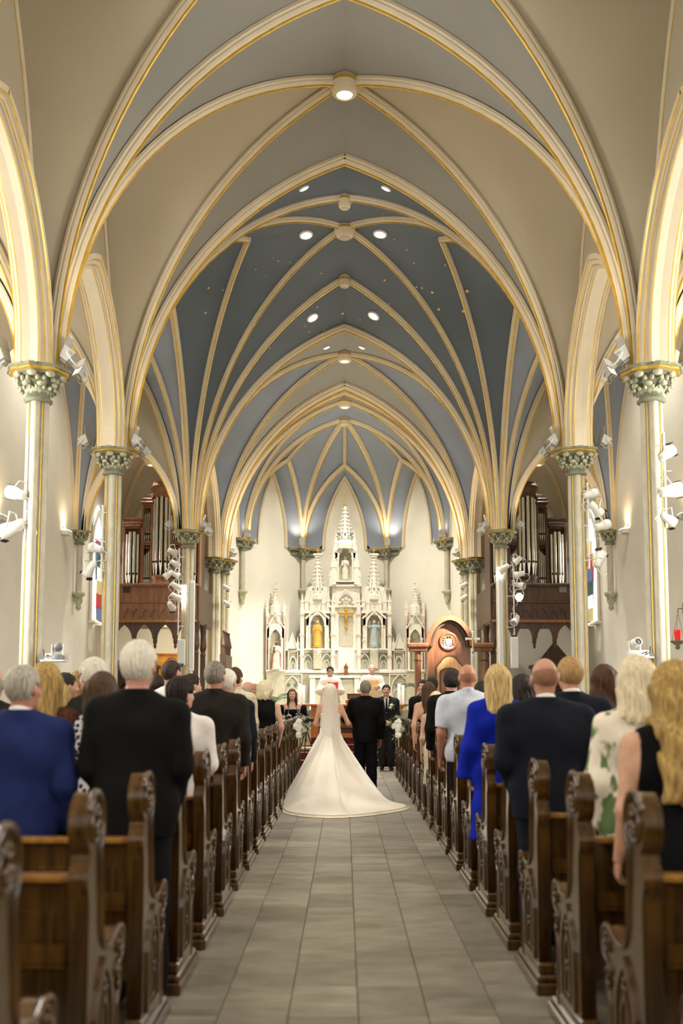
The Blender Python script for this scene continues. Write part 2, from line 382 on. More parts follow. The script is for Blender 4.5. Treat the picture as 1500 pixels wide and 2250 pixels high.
for i in range(len(YB)-1): boss_lamp(CEIL, V(0, (YB[i]+YB[i+1])/2, 10.33), 0.2, 310 if i > 0 else 0)
boss(CEILX, BX-V(0, 0, .03), 0.19); boss(CEILX, V(0, (Y2+YX)/2, 10.6), 0.12); boss(CEILX, V(0, (Y3+YX)/2, 10.73), 0.12)
boss_lamp(CEILP, V(0, ym, 10.47), 0.2, 1000); boss_lamp(CEILP, V(0, ym2, 10.2), 0.2, 1000); boss(CEILP, BA-V(0, 0, .03), 0.16)
for i in range(len(YB)-1):
    for sx in (-1, 1): boss_lamp(CEILA, V(sx*(XC+XW)/2, (YB[i]+YB[i+1])/2, 7.52), 0.2, 230 if i > 1 else 0)
for sx in (-1, 1): boss_lamp(CEILA, V(sx*(XC+XW)/2, (Y3+Y4)/2, 7.72), 0.2, 110); boss_lamp(CEILX, V(sx*(XC+XW)/2, YX, 10.07), 0.18, 420)  # transept boss lamps are added to brighten the transept arms
# walls
def wallbox(name, c, d, label, rz=0):
    mb = MB(); mb.box((0, 0, 0), d); o = mb.build(name, M_WALL, None, loc=c, rz=rz); tag(o, label, kind='structure'); return o
wl_ = wallbox('wall_left', (-XW-.15, 10.0, 5.2), (.3, 36, 10.6), 'cream plaster outer wall on the left')
wr_ = wallbox('wall_right', (XW+.15, 10.0, 5.2), (.3, 36, 10.6), 'cream plaster outer wall on the right')
wallbox('wall_back', (0, -8.15, 5.4), (13.4, .3, 11), 'cream west wall behind the pews')
ap = MB()
for a, b in ((V(-3.5, Y4+.3, 0), V(-3.2, Y5, 0)), (V(-3.2, Y5, 0), V(-1.38, 32, 0)), (V(-1.38, 32, 0), V(1.38, 32, 0)), (V(1.38, 32, 0), V(3.2, Y5, 0)), (V(3.2, Y5, 0), V(3.5, Y4+.3, 0))):
    d = (b-a).normalized(); nrm = V(-d.y, d.x, 0)
    ap.add([a, b, b+V(0, 0, 9.6), a+V(0, 0, 9.6), a+nrm*.25, b+nrm*.25, b+nrm*.25+V(0, 0, 9.6), a+nrm*.25+V(0, 0, 9.6)], [(0, 1, 2, 3), (5, 4, 7, 6), (3, 2, 6, 7), (0, 4, 5, 1), (1, 5, 6, 2), (4, 0, 3, 7)])
tag(ap.build('wall_apse', M_WALL), 'cream polygonal apse wall behind the high altar', kind='structure')
for sx in (-1, 1):
    n = 'left' if sx < 0 else 'right'
    wallbox('wall_chancel_'+n, (sx*4.95, Y4+.25, 4.0), (2.9, .3, 8.2), 'cream end wall behind the %s organ' % n)
# ---- floor
fl = MB(); fl.box((0, 12, -.035), (13.2, 40.5, .05)); FLOOR = fl.build('floor', mat('floor_base', (104, 96, 80), 0.6, var=0.1, scale=3)); tag(FLOOR, 'grey stone tile floor of the aisle', kind='structure')
def tile_mat():
    m = bpy.data.materials.new('slate_tile'); m.use_nodes = True; nt = m.node_tree; N = nt.nodes; L = nt.links; b = N['Principled BSDF']
    tc = N.new('ShaderNodeTexCoord'); oi = N.new('ShaderNodeObjectInfo'); ad = N.new('ShaderNodeVectorMath'); ad.operation = 'ADD'
    mu = N.new('ShaderNodeMath'); mu.operation = 'MULTIPLY'; mu.inputs[1].default_value = 37; L.new(oi.outputs['Random'], mu.inputs[0])
    mp = N.new('ShaderNodeMapping'); mp.inputs['Scale'].default_value = (1, 2.2, 1); L.new(tc.outputs['Object'], mp.inputs[0]); L.new(mp.outputs[0], ad.inputs[0]); L.new(mu.outputs[0], ad.inputs[1])
    nz = N.new('ShaderNodeTexNoise'); nz.inputs['Scale'].default_value = 3.2; nz.inputs['Detail'].default_value = 7; nz.inputs['Roughness'].default_value = .62; L.new(ad.outputs[0], nz.inputs['Vector'])
    cr = N.new('ShaderNodeValToRGB'); cr.color_ramp.elements[0].position = .3; cr.color_ramp.elements[1].position = .72
    cr.color_ramp.elements[0].color = srgb(112, 104, 88); cr.color_ramp.elements[1].color = srgb(152, 144, 126); L.new(nz.outputs['Fac'], cr.inputs[0])
    hs = N.new('ShaderNodeHueSaturation'); L.new(cr.outputs[0], hs.inputs['Color'])
    mr = N.new('ShaderNodeMapRange'); mr.inputs['To Min'].default_value = .78; mr.inputs['To Max'].default_value = 1.14; L.new(oi.outputs['Random'], mr.inputs['Value']); L.new(mr.outputs[0], hs.inputs['Value'])
    L.new(hs.outputs[0], b.inputs['Base Color']); b.inputs['Roughness'].default_value = .42
    bp = N.new('ShaderNodeBump'); bp.inputs['Strength'].default_value = .12; bp.inputs['Distance'].default_value = .01; L.new(nz.outputs['Fac'], bp.inputs['Height']); L.new(bp.outputs[0], b.inputs['Normal'])
    return m
M_TILE = tile_mat()
tm = MB(); tm.box((0, 0, -.006), (.3275, .4895, .012), bev=.003); TILE = tm.mesh('tile', M_TILE)
for j in range(-3, 33):
    for i in range(-3, 3):
        yc = 5.351+.4925*(j+.5)
        if yc < 21.9: inst('tile', TILE, FLOOR, (.064+.331*(i+.5), yc, 0))
# ---- sanctuary platform with carpeted steps
SANC = empty('floor_sanctuary', (0, 21.75, 0), kind='structure'); tag(SANC, 'raised sanctuary with red carpeted steps')
M_CARPET = mat('red_carpet', (120, 28, 34), 0.95, scale=26, rgb2=(60, 14, 16), vor=True, ramp=(.25, .5), bump=.3, bscale=200)
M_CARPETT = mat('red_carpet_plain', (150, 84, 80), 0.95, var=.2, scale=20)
mb = MB(); mb.box((0, .02, .012), (7.2, .06, .024)); mb.build('marble_edging', M_STONE, SANC)
for k in range(4):
    mb = MB(); mb.box((0, .32*k+.2+(0 if k < 3 else 4.6), .155*(k+.5)), (7.2, .32+(0 if k < 3 else 9.2), .155), bev=.01)
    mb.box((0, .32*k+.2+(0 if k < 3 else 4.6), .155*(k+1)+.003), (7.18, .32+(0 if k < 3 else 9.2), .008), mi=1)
    mb.build('step', [M_CARPET, M_CARPETT if k < 3 else mat('sanctuary_stone', (176, 168, 148), .5, var=.08, scale=3)], SANC)  # pale top of the unseen upper floor is put in to cut red bounce
ZSAN = .628
# ---- clustered columns
def shaft_mesh(h, r=.135):
    mb = MB(); n = 48; ring = []
    for i in range(n):
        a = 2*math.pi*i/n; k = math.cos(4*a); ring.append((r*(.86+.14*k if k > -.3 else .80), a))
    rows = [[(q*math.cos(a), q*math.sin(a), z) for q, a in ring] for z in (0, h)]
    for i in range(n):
        a = 2*math.pi*(i+.5)/n; i2 = (i+1) % n; mb.add([rows[0][i], rows[0][i2], rows[1][i2], rows[1][i]], [(0, 1, 2, 3)], 1 if math.cos(4*a) < -.45 else 0, False)  # valleys coloured grey to draw the shade between the lobes
    return mb.mesh('shaft', [M_SHAFT, M_SHAFTG])
def strip_mesh(h, r=.135):
    mb = MB()
    mb.tube([(0, 0, 0), (0, 0, h)], .0105, 6); return mb.mesh('gilt_strip', M_GOLD)
def leaf_mesh(s=1.0):
    """curled crocket leaf standing out along +x"""
    mb = MB(); rows = []
    for j in range(7):
        t = j/6; z = .17*t*s; x = (.015+.02*t+.07*t*t)*s; 
        if t > .8: z -= .02*s*(t-.8)*5; x += .03*s*(t-.8)*5
        w = (.03+.045*math.sin(math.pi*min(1, t*1.15)))*s
        rows.append([(x-.014*s*abs(u)*2, w*u, z+(.012*s if abs(u) == .5 else 0)) for u in (-1, -.5, 0, .5, 1)])
    mb.grid(rows); rows2 = [[(p[0]-.03*s, p[1]*.8, p[2]) for p in r] for r in rows]; mb.grid([r[::-1] for r in rows2])
    mb.ball((.125*s, 0, .15*s), (.034*s, .05*s, .034*s), n=8, m=5)
    for u in (-1, 1): mb.ball((.095*s, .045*s*u, .11*s), (.024*s, .022*s, .03*s), n=6, m=4)
    return mb.mesh('leaf', M_LEAF)
LEAF_A = leaf_mesh(1.25); LEAF_B = leaf_mesh(.95)
def poly_abacus(mb, r, z0, z1, mi, n=8):
    P = []
    for z in (z0, z1):
        for i in range(n*4):
            a = 2*math.pi*i/(n*4); k = 1+.055*math.cos(8*a)
            P.append((r*k*math.cos(a), r*k*math.sin(a), z))
    m = n*4; mb.add(P, [(i, (i+1) % m, m+(i+1) % m, m+i) for i in range(m)]+[tuple(range(m-1, -1, -1)), tuple(range(m, 2*m))], mi)
def cap_meshes(k=1.0):
    b = MB(); b.lathe([(.14, -.40), (.168, -.385), (.168, -.36), (.14, -.345), (.14, -.25), (.17, -.16), (.21*k, -.09), (.235*k, -.085)], n=24)
    a = MB(); poly_abacus(a, .235*k, -.09, -.06, 0); poly_abacus(a, .28*k, -.06, -.035, 1); poly_abacus(a, .30*k, -.035, 0, 0)
    return b.mesh('bell', M_CAP), a.mesh('abacus', [M_CAP, M_GOLD])
CAPM = cap_meshes(1.22)
def capital(parent, loc, k=1.0):
    o = inst('capital', CAPM[0], parent, loc, scale=(k, k, 1.0 if k > .8 else .8))
    inst('abacus', CAPM[1], o)
    for i in range(8):
        a = math.pi/4*i; inst('leaf', LEAF_A, o, (.118*math.cos(a), .118*math.sin(a), -.285), a)
        a += math.pi/8; inst('leaf', LEAF_B, o, (.115*math.cos(a), .115*math.sin(a), -.355), a)
    return o
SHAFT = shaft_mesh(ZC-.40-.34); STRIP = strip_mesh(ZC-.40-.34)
bs = MB(); bs.lathe([(.24, 0), (.24, .14), (.21, .16), (.22, .2), (.2, .24), (.165, .27), (.175, .3), (.16, .34)], n=16, smooth=False); CBASE = bs.mesh('base', M_SHAFTG)
CP = {}
def column(x, y, label, group='slender columns of the nave'):
    c = empty('column', (x, y, 0), 0, label, 'column', group)
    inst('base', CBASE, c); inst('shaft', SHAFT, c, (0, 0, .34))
    for i in range(4):
        a = math.pi/4+math.pi/2*i; inst('gilt_strip', STRIP, c, (.108*math.cos(a), .108*math.sin(a), .34))
    capital(c, (0, 0, ZC)); CP[(round(x, 1), round(y, 1))] = c
    return c
for sx, sn in ((-1, 'left'), (1, 'right')):
    column(sx*XC, 11.58, 'nearest cream column with gilt stripes and leafy capital, %s side of the nave' % sn)
    column(sx*XC, 15.45, 'second cream column with gilt stripes on the %s, between nearest column and organ' % sn)
    column(sx*XC, 23.0, 'third cream column on the %s carrying a rack of white spotlights beside the organ' % sn)
    column(sx*XC, 27.6, 'farthest paired cream column on the %s, at the chancel arch' % sn)
    column(sx*(XC-.25), 27.95, 'slim rear column of the pair at the %s chancel arch' % sn)
    for k, yy in enumerate((3.84, 7.71)): column(sx*XC, yy, ['cream column on the %s level with the photographer', 'cream column on the %s just ahead of the photographer'][k] % sn)
# corbelled wall shafts
def wall_shaft(x, y, z0, z1, label, k=.7, band=0, rz=0):
    c = empty('wall_shaft', (x, y, z0), rz, label, 'column', 'corbelled wall shafts')
    mb = MB(); mb.lathe([(.02, -.42), (.07, -.36), (.05, -.3), (.10, -.2), (.09, -.12), (.15, -.06), (.16, 0), (.11, .02)], n=12); mb.build('corbel', M_LEAF, c)
    mb = MB(); mb.lathe([(.075, 0), (.075, z1-z0-.3)], n=12); mb.build('shaft', M_SHAFT, c)
    if band:
        mb = MB(); mb.box((0, 0, z1-z0-.03), (band, .36, .07), bev=.02); mb.box((0, .04, z1-z0-.15), (band-.1, .24, .18), bev=.04)
        mb.box((0, -.01, z1-z0+.012), (band+.02, .37, .018), mi=1); mb.build('capital_band', [M_CAP, M_GOLD], c)
    capital(c, (0, 0, z1-z0), k)
for sx, sn in ((-1, 'left'), (1, 'right')):
    wall_shaft(sx*1.34, 31.86, 5.0, ZS, 'short wall shaft on a carved corbel, %s of the altar spire' % sn, band=1.15, rz=-sx*.42)
    wall_shaft(sx*3.1, 30.0, 4.75, ZS, 'short wall shaft on a corbel at the %s edge of the apse' % sn, band=.95, rz=-sx*1.1)
    wall_shaft(sx*6.18, 23.0, 3.95, ZC, 'short wall shaft on a corbel, %s outer wall beside the window' % sn)
    wall_shaft(sx*6.18, 15.45, 3.95, ZC, 'short wall shaft on a corbel, %s outer wall behind the nearest column' % sn)
    wall_shaft(sx*6.18, 11.58, 3.95, ZC, 'short wall shaft on a corbel, %s outer wall near the photographer' % sn)
# gold stars on the crossing vault, recessed downlights
bv = []; bf = []
for o in WEBTRI:
    b = len(bv); bv += [tuple(v.co) for v in o.data.vertices]; bf += [tuple(b+i for i in p.vertices) for p in o.data.polygons]
BVH = BVHTree.FromPolygons(bv, bf)
def hit(px, py):
    u = (px-PX0)/FPX; v = (PY0-py)/FPX; d = V(u, _c-v*_s, _s+v*_c).normalized()
    p, n, i, dist = BVH.ray_cast(V(0, 0, CAM_H), d, 80)
    if p is not None and n.dot(d) > 0: n = -n
    return p, n
st = MB(); pts = []
for i in range(16):
    a = math.pi*2*i/16; r = 1 if i % 2 == 0 else .45; pts.append((r*math.cos(a), r*math.sin(a)))
st.prism(pts, (0, 0, 0), (1, 0, 0), (0, 1, 0), (0, 0, 1), .2); STAR = st.mesh('star', mat('star_gold', (236, 204, 120), .5, var=.05))
stars = [(611, 573, 3), (637, 577, 2), (562, 591, 3), (670, 565, 5), (705, 600, 3), (635, 575, 2), (712, 643, 3), (697, 674, 3), (752, 688, 5), (791, 702, 3), (670, 716, 3), (679, 728, 3), (712, 725, 3), (845, 615, 4), (894, 627, 4), (915, 630, 4), (927, 632, 4), (950, 642, 5), (964, 679, 5), (909, 578, 3), (978, 582, 3), (1026, 639, 6), (1018, 683, 6), (1004, 602, 3), (458, 632, 4), (490, 637, 3), (451, 687, 4), (855, 667, 3), (600, 566, 2), (592, 764, 3), (583, 606, 2), (866, 525, 3), (893, 548, 3), (1135-100, 560, 3), (840, 470, 3), (700, 460, 3)]
for px, py, s in stars:
    p, n = hit(px, py)
    if p is None: continue
    o = inst('star', STAR, CEILX, p+n*.006, scale=s*.85*p.y/FPX); o.rotation_euler = n.to_track_quat('Z', 'Y').to_euler()
DL = MB(); DL.lathe([(.16, .0), (.16, .03), (.12, .04), (.12, .02)], n=16); DL.lathe([(.115, .012), (.115, .024), (.001, .03)], n=16, mi=1); DLM = DL.mesh('recessed_downlight', [M_WHITEP, M_LAMP])
dls = [(672, 515, 'left'), (835, 513, 'right'), (686, 697, 'left'), (821, 693, 'right'), (717, 763, 'left'), (795, 763, 'right'), (667, 413, 'left'), (848, 413, 'right')]
dwh = ['front of the blue star vault', 'front of the blue star vault', 'rear of the blue star vault', 'rear of the blue star vault', 'ceiling just before the chancel', 'ceiling just before the chancel', 'ridge of the first blue cell', 'ridge of the first blue cell']
for k, (px, py, sn) in enumerate(dls):
    p, n = hit(px, py)
    if p is None: continue
    o = inst('recessed_downlight', DLM, None, p+n*.002, scale=.9 if k < 4 else .6); o.rotation_euler = n.to_track_quat('Z', 'Y').to_euler()
    tag(o, 'round white recessed downlight, %s, %s of centre' % (dwh[k], sn), 'light', 'recessed ceiling downlights')
    if k < 6: light('downlight', 'SPOT', p+n*.12, (p.x*.8, p.y+.6, 0), 560 if k < 4 else 700, (1.0, 0.955, 0.88), spot_size=math.radians(95), spot_blend=.8, shadow_soft_size=.12)
# ================================================================== pews
def bez(p, n=8):
    out = []
    for i in range(n+1):
        t = i/n; k = (1-t); out.append(tuple(k**3*p[0][j]+3*k*k*t*p[1][j]+3*k*t*t*p[2][j]+t**3*p[3][j] for j in (0, 1)))
    return out
def circ(c, r, a0, a1, n=10): return [(c[0]+r*math.cos(math.radians(a0+(a1-a0)*i/n)), c[1]+r*math.sin(math.radians(a0+(a1-a0)*i/n))) for i in range(n+1)]
PEW_BACK = [(0, .09), (0, .80)] + circ((.03, .885), .062, 215, 125, 6) + [(.0, .955)]
PEW_HEAD = circ((.055, 1.065), .107, 245, -35, 18)
PEW_FRONT = bez([(.135, .97), (.13, .86), (.15, .82), (.16, .74)], 5) + bez([(.16, .70), (.175, .61), (.25, .585), (.37, .61)], 6) + [(.42, .632)] + circ((.455, .575), .062, 90, -80, 8) + [(.43, .505), (.405, .47)] + circ((.42, .425), .035, 60, -70, 4) + [(.415, .36), (.415, .09)]
PEW_POLY = PEW_BACK + PEW_HEAD + PEW_FRONT
def lancet(x0, x1, z0, zs, n=6):
    a = (x1-x0)/2; w = x1-x0; L = [(x0, z0), (x0, zs)]
    for i in range(1, n+1): t = math.radians(60*i/n); L.append((x1-w*math.cos(t), zs+w*math.sin(t)))
    for i in range(n-1, -1, -1): t = math.radians(60*i/n); L.append((x0+w*math.cos(t), zs+w*math.sin(t)))
    L.append((x1, z0)); return L
def pew_meshes(sx):
    """side sx=-1 stands left of the aisle; local x=0 is the aisle face, pew runs to sx*; y toward the altar"""
    I = V(sx, 0, 0); Y = (0, 1, 0); Z = (0, 0, 1); out = {}
    e = MB(); e.prism(PEW_POLY, (0, 0, 0), Y, Z, I, .066, smooth=True); bridge = e.mesh('pew_end', M_WOOD); bridge_fix(bridge); out['end'] = bridge
    r = MB()
    edge = PEW_HEAD[6:] + PEW_FRONT
    r.tube([(-sx*.002, a, b) for a, b in edge], .012, 6)
    r.tube([(-sx*.002, a, b) for a, b in circ((.055, 1.065), .06, 0, 360, 14)], .010, 6)
    r.tube([(-sx*.002, a, b) for a, b in circ((.455, .575), .03, 0, 360, 10)], .009, 5)
    out['rim'] = r.mesh('rim_moulding', M_WOOD)
    p = MB(); lo = lancet(.075, .335, .15, .36); li = lancet(.098, .312, .173, .36)
    p.ring(lo, li, (0, 0, 0), Y, Z, -I, .014); p.prism(li, (-sx*.001, 0, 0), Y, Z, -I, .002, mi=1)
    li2 = lancet(.15, .26, .19, .36); li3 = lancet(.163, .247, .2, .36); p.ring(li2, li3, (0, 0, 0), Y, Z, -I, .012)
    out['panel'] = p.mesh('arched_panel', [M_WOOD, M_ORGAND])
    c = MB()
    for a, b, q in ((.205, .50, .016), (.19, .475, .012), (.22, .475, .012), (.055, 1.065, .016), (.03, 1.055, .016), (.08, 1.055, .016), (.055, 1.095, .016), (.04, 1.035, .013), (.07, 1.035, .013), (.205, .30, .012), (.205, .33, .014), (.455, .575, .016), (.44, .55, .012), (.43, .48, .016), (.425, .43, .018), (.44, .61, .013)):
        c.ball((-sx*.008, a, b), (.012, q, q), n=7, m=5)
    out['carving'] = c.mesh('carving', M_WOOD)
    k = MB(); k.box((sx*.033, .255, .03), (.12, .66, .06), bev=.008); k.box((sx*.033, .245, .075), (.095, .60, .04), bev=.012); k.box((sx*.033, .22, .12), (.082, .5, .06), bev=.012)
    out['plinth'] = k.mesh('plinth', M_WOOD)
    Lg = 2.5
    b = MB(); b.box((sx*(Lg/2+.03), .075, .58), (Lg, .025, .58), bev=.003)
    for q in range(6): b.box((sx*(.30+q*.4), .058, .56), (.33, .012, .42), bev=.004)
    out['back'] = b.mesh('backrest', M_WOOD)
    b = MB(); b.box((sx*(Lg/2+.03), .06, .882), (Lg, .075, .026), bev=.006); out['rail'] = b.mesh('top_rail', M_WOODL)
    b = MB(); b.box((sx*(Lg/2+.03), .30, .435), (Lg, .40, .03), bev=.01); out['seat'] = b.mesh('seat', M_WOODL)
    b = MB(); b.box((sx*(Lg/2+.1), -.045, .24), (Lg-.15, .05, .15), bev=.015); out['kneeler'] = b.mesh('kneeler_pad', mat('kneeler_vinyl', (34, 54, 48), .5))
    b = MB()
    for q in (.2, 1.25, 2.3): b.box((sx*q, -.0, .24), (.05, .06, .04)); b.box((sx*q, .03, .12), (.04, .04, .24))
    out['kneeler_leg'] = b.mesh('kneeler_bracket', M_WOODL)
    b = MB(); b.box((sx*(Lg/2+.03), .03, .60), (Lg-.1, .05, .012)); b.box((sx*(Lg/2+.03), .012, .64), (Lg-.1, .012, .06)); out['book_rack'] = b.mesh('book_rack', M_WOOD)
    return out
ORD = ['first', 'second', 'third', 'fourth', 'fifth', 'sixth', 'seventh', 'eighth', 'ninth', 'tenth', 'eleventh', 'twelfth', 'thirteenth', 'fourteenth', 'fifteenth', 'sixteenth', 'seventeenth', 'eighteenth', 'nineteenth']
PEWY0, PEWDY, NPEW = 2.50, .915, 19
XPL, XPR = -.855, .995
for sx, xa, sn in ((-1, XPL, 'left'), (1, XPR, 'right')):
    pm = pew_meshes(sx)
    for j in range(NPEW):
        r = empty('pew', (xa, PEWY0+PEWDY*j, 0), 0, 'dark oak pew with scrolled end, %s of the aisle, %s row from the camera' % (sn, ORD[j]), 'pew', 'oak pews along the aisle')
        en = inst('pew_end', pm['end'], r)
        for q in ('rim', 'panel', 'carving', 'plinth'): tag(inst({'rim': 'rim_moulding', 'panel': 'arched_panel', 'carving': 'carving', 'plinth': 'plinth'}[q], pm[q], en), kind='stuff' if q == 'carving' else None)
        e2 = inst('pew_end', pm['end'], r, (sx*2.53, 0, 0)); inst('plinth', pm['plinth'], e2)
        inst('backrest', pm['back'], r); inst('top_rail', pm['rail'], r); inst('seat', pm['seat'], r); kn = inst('kneeler_pad', pm['kneeler'], r); inst('bracket', pm['kneeler_leg'], kn)
        if j < 8: inst('book_rack', pm['book_rack'], r)
# ================================================================== people: distance-field figures
def nets(fn, lo, hi, h):
    ax = [np.arange(lo[i]-h, hi[i]+2*h, h, dtype=np.float32) for i in range(3)]
    X, Y, Z = np.meshgrid(*ax, indexing='ij'); f = fn(X, Y, Z).astype(np.float32)
    f[0] = f[-1] = 1; f[:, 0] = f[:, -1] = 1; f[:, :, 0] = f[:, :, -1] = 1
    s = f < 0; n = [k-1 for k in f.shape]
    sl = lambda d: tuple(slice(d[i], d[i]+n[i]) for i in range(3))
    cnt = np.zeros(n, np.int8)
    cor = [(i, j, k) for i in (0, 1) for j in (0, 1) for k in (0, 1)]
    for c in cor: cnt += s[sl(c)]
    act = (cnt > 0) & (cnt < 8); I = np.argwhere(act)
    if len(I) == 0: return np.zeros((0, 3)), np.zeros((0, 4), int)
    acc = np.zeros((len(I), 3), np.float32); num = np.zeros(len(I), np.float32)
    for c in cor:
        for a in range(3):
            if c[a]: continue
            d = list(c); d[a] = 1
            fa = f[tuple((I+np.array(c)).T)]; fb = f[tuple((I+np.array(d)).T)]; x = (fa < 0) != (fb < 0)
            t = np.where(x, fa/np.where(x, fa-fb, 1), 0)
            p = np.array(c, np.float32)[None, :].repeat(len(I), 0); p[:, a] += t; acc += p*x[:, None]; num += x
    vid = np.full(n, -1, np.int64); vid[act] = np.arange(len(I))
    Vt = (I+acc/num[:, None])*h+np.array([a[0] for a in ax])
    Q = []
    for a in range(3):
        b, c = (a+1) % 3, (a+2) % 3
        s0 = [slice(None)]*3; s1 = [slice(None)]*3; s0[a] = slice(0, -1); s1[a] = slice(1, None)
        e = s[tuple(s0)] != s[tuple(s1)]; E = np.argwhere(e)
        E = E[(E[:, b] > 0) & (E[:, c] > 0) & (E[:, b] < f.shape[b]-1) & (E[:, c] < f.shape[c]-1)]
        ins = s[tuple(s0)][tuple(E.T)]
        def g(db, dc): q = E.copy(); q[:, b] += db; q[:, c] += dc; return vid[tuple(q.T)]
        q = np.stack([g(-1, -1), g(0, -1), g(0, 0), g(-1, 0)], 1)
        q[~ins] = q[~ins][:, ::-1]; Q.append(q)
    return Vt, np.concatenate(Q)
def np_mesh(name, parts, mats):
    """parts: list of (verts, quads, material index)"""
    vs = []; fs = []; mi = []; b = 0
    for v, q, m in parts:
        vs.append(v); fs += [tuple(int(k)+b for k in r) for r in q]; mi += [m]*len(q); b += len(v)
    me = bpy.data.meshes.new(name); me.from_pydata([tuple(map(float, p)) for p in np.concatenate(vs)], [], fs)
    for m in (mats if isinstance(mats, (list, tuple)) else [mats]): me.materials.append(m)
    me.polygons.foreach_set('material_index', mi); me.polygons.foreach_set('use_smooth', [True]*len(fs)); me.update()
    return me
def rc(P, a, b, ra, rb, sq=1.0):
    """tapered capsule, y squashed by sq about the axis"""
    X, Y, Z = P; bx, by, bz = b[0]-a[0], (b[1]-a[1])/sq, b[2]-a[2]
    px, py, pz = X-a[0], (Y-a[1])/sq, Z-a[2]; L = bx*bx+by*by+bz*bz+1e-9
    t = np.clip((px*bx+py*by+pz*bz)/L, 0, 1)
    return np.sqrt((px-t*bx)**2+(py-t*by)**2+(pz-t*bz)**2)-(ra+(rb-ra)*t)
def el(P, c, r):
    X, Y, Z = P; q = np.sqrt(((X-c[0])/r[0])**2+((Y-c[1])/r[1])**2+((Z-c[2])/r[2])**2)
    return (q-1)*min(r)
def sm(a, b, k):
    h = np.clip(.5+.5*(b-a)/k, 0, 1); return b*(1-h)+a*h-k*h*(1-h)
def folds(P, seed, amp):
    X, Y, Z = P; s = seed*1.7
    return amp*(np.sin(11*X+9*Z+s)*np.sin(7*Y-8*Z+2*s)+.7*np.sin(23*X-17*Z+3*s)*np.sin(12*Y+10*Z+s)+.5*np.sin(31*Z+14*X*np.sign(X)+s)*np.clip(1.5-Z, .2, 1))
ARM_DOWN = {'el': (.225, -.03, 1.12), 'wr': (.225, .10, .885)}
ARM_CLASP = {'el': (.225, .0, 1.12), 'wr': (.07, .20, .97)}
ARM_FRONT = {'el': (.222, -.015, 1.13), 'wr': (.14, .19, .93)}
ARM_SIDE = {'el': (.232, -.02, 1.11), 'wr': (.225, .02, .84)}
def skel(b):
    fem = b.get('fem', False); w = b.get('broad', 1.0)
    d = {'sh': (.158 if fem else .185)*w, 'chest': (.125 if fem else .15)*w, 'waist': (.105 if fem else .135)*b.get('girth', w), 'hip': (.15 if fem else .14)*b.get('girth', w)}
    return d
def sd_torso(P, b, inf=0.0, hips=True):
    k = skel(b)
    d = rc(P, (-k['sh']*.62, -.012, 1.31), (k['sh']*.62, -.012, 1.31), k['chest']*.86+inf, k['chest']*.86+inf, .78)
    d = sm(d, rc(P, (0, 0, 1.10), (0, -.01, 1.30), k['waist']+inf, k['chest']+inf, .76), .07)
    d = sm(d, rc(P, (-.045, 0, .95), (.045, 0, .95), k['hip']*.95+inf, k['hip']*.95+inf, .8), .09)
    d = sm(d, rc(P, (-k['sh'], -.015, 1.405), (k['sh'], -.015, 1.405), .052+inf, .052+inf), .05)
    d = sm(d, rc(P, (0, -.03, 1.46), (0, -.03, 1.34), .05, .11), .07)
    for s in (-1, 1): d = sm(d, rc(P, (s*.03, -.025, 1.478), (s*k['sh']*.9, -.02, 1.40), .046+inf*.6, .05+inf*.6), .03)
    if b.get('fem'):
        for s in (-1, 1): d = sm(d, el(P, (s*.07, .085, 1.27), (.07+inf, .06+inf, .065+inf)), .04)
    return d
def arm_pts(b, s):
    a = b['arms'][0 if s < 0 else 1]; k = skel(b)['sh']
    e = a['el']; w = a['wr']; dk = k-.185
    return (s*(k+.005), -.015, 1.40), (s*(e[0]+dk), e[1], e[2]), (s*(w[0]+dk) if w[0] > .15 else s*w[0], w[1], w[2])
def sd_arm(P, b, s, inf=0.0, upto=1.0, rad=(.052, .043, .029)):
    q = .86 if b.get('fem') else 1; q *= b.get('armr', 1); S_, E_, W_ = arm_pts(b, s)
    d = rc(P, S_, E_, rad[0]*q+inf, rad[1]*q+inf)
    if upto > .5: d = sm(d, rc(P, E_, W_, rad[1]*q+inf, rad[2]*q+inf), .03)
    return d
def leg_pts(b, s):
    st = b.get('stride', 0)*s
    return (s*.085, 0, .92), (s*.09, .015+st*.5, .5), (s*.09, -.02+st, .09)
def sd_leg(P, b, s, inf=0.0, low=0):
    h, k, a = leg_pts(b, s)
    return sm(rc(P, h, k, .085+inf, .058+inf+low*.3), rc(P, k, a, .058+inf+low*.3, .04+inf+low), .04)
def sd_head(P, face, fem=False):
    d = el(P, (0, -.012, 1.652), (.076, .096, .098)); d = sm(d, el(P, (0, .028, 1.585), (.056, .066, .072)), .04)
    d = sm(d, el(P, (0, .062, 1.548), (.026, .028, .026)), .03)
    d = sm(d, rc(P, (0, -.03, 1.42), (0, -.012, 1.57), .056 if not fem else .047, .05 if not fem else .043), .03)
    for s in (-1, 1): d = sm(d, el(P, (s*.079, -.008, 1.622), (.010, .021, .032)), .008)
    if face:
        for s in (-1, 1):
            d = -sm(-d, el(P, (s*.032, .098, 1.638), (.019, .022, .013)), .012)
            d = sm(d, el(P, (s*.04, .068, 1.605), (.018, .018, .016)), .02)
            d = sm(d, el(P, (s*.031, .079, 1.637), (.0125, .0125, .010)), .004)
        d = sm(d, rc(P, (0, .088, 1.645), (0, .109, 1.61), .007, .0125), .010)
        for s in (-1, 1): d = sm(d, el(P, (s*.011, .097, 1.605), (.009, .010, .007)), .006)
        d = sm(d, rc(P, (-.03, .082, 1.655), (.03, .082, 1.655), .009, .009), .012)
        d = sm(d, rc(P, (-.014, .087, 1.573), (.014, .087, 1.573), .0065, .0065), .006)
        d = sm(d, rc(P, (-.016, .088, 1.581), (.016, .088, 1.581), .005, .005), .005)
    return d
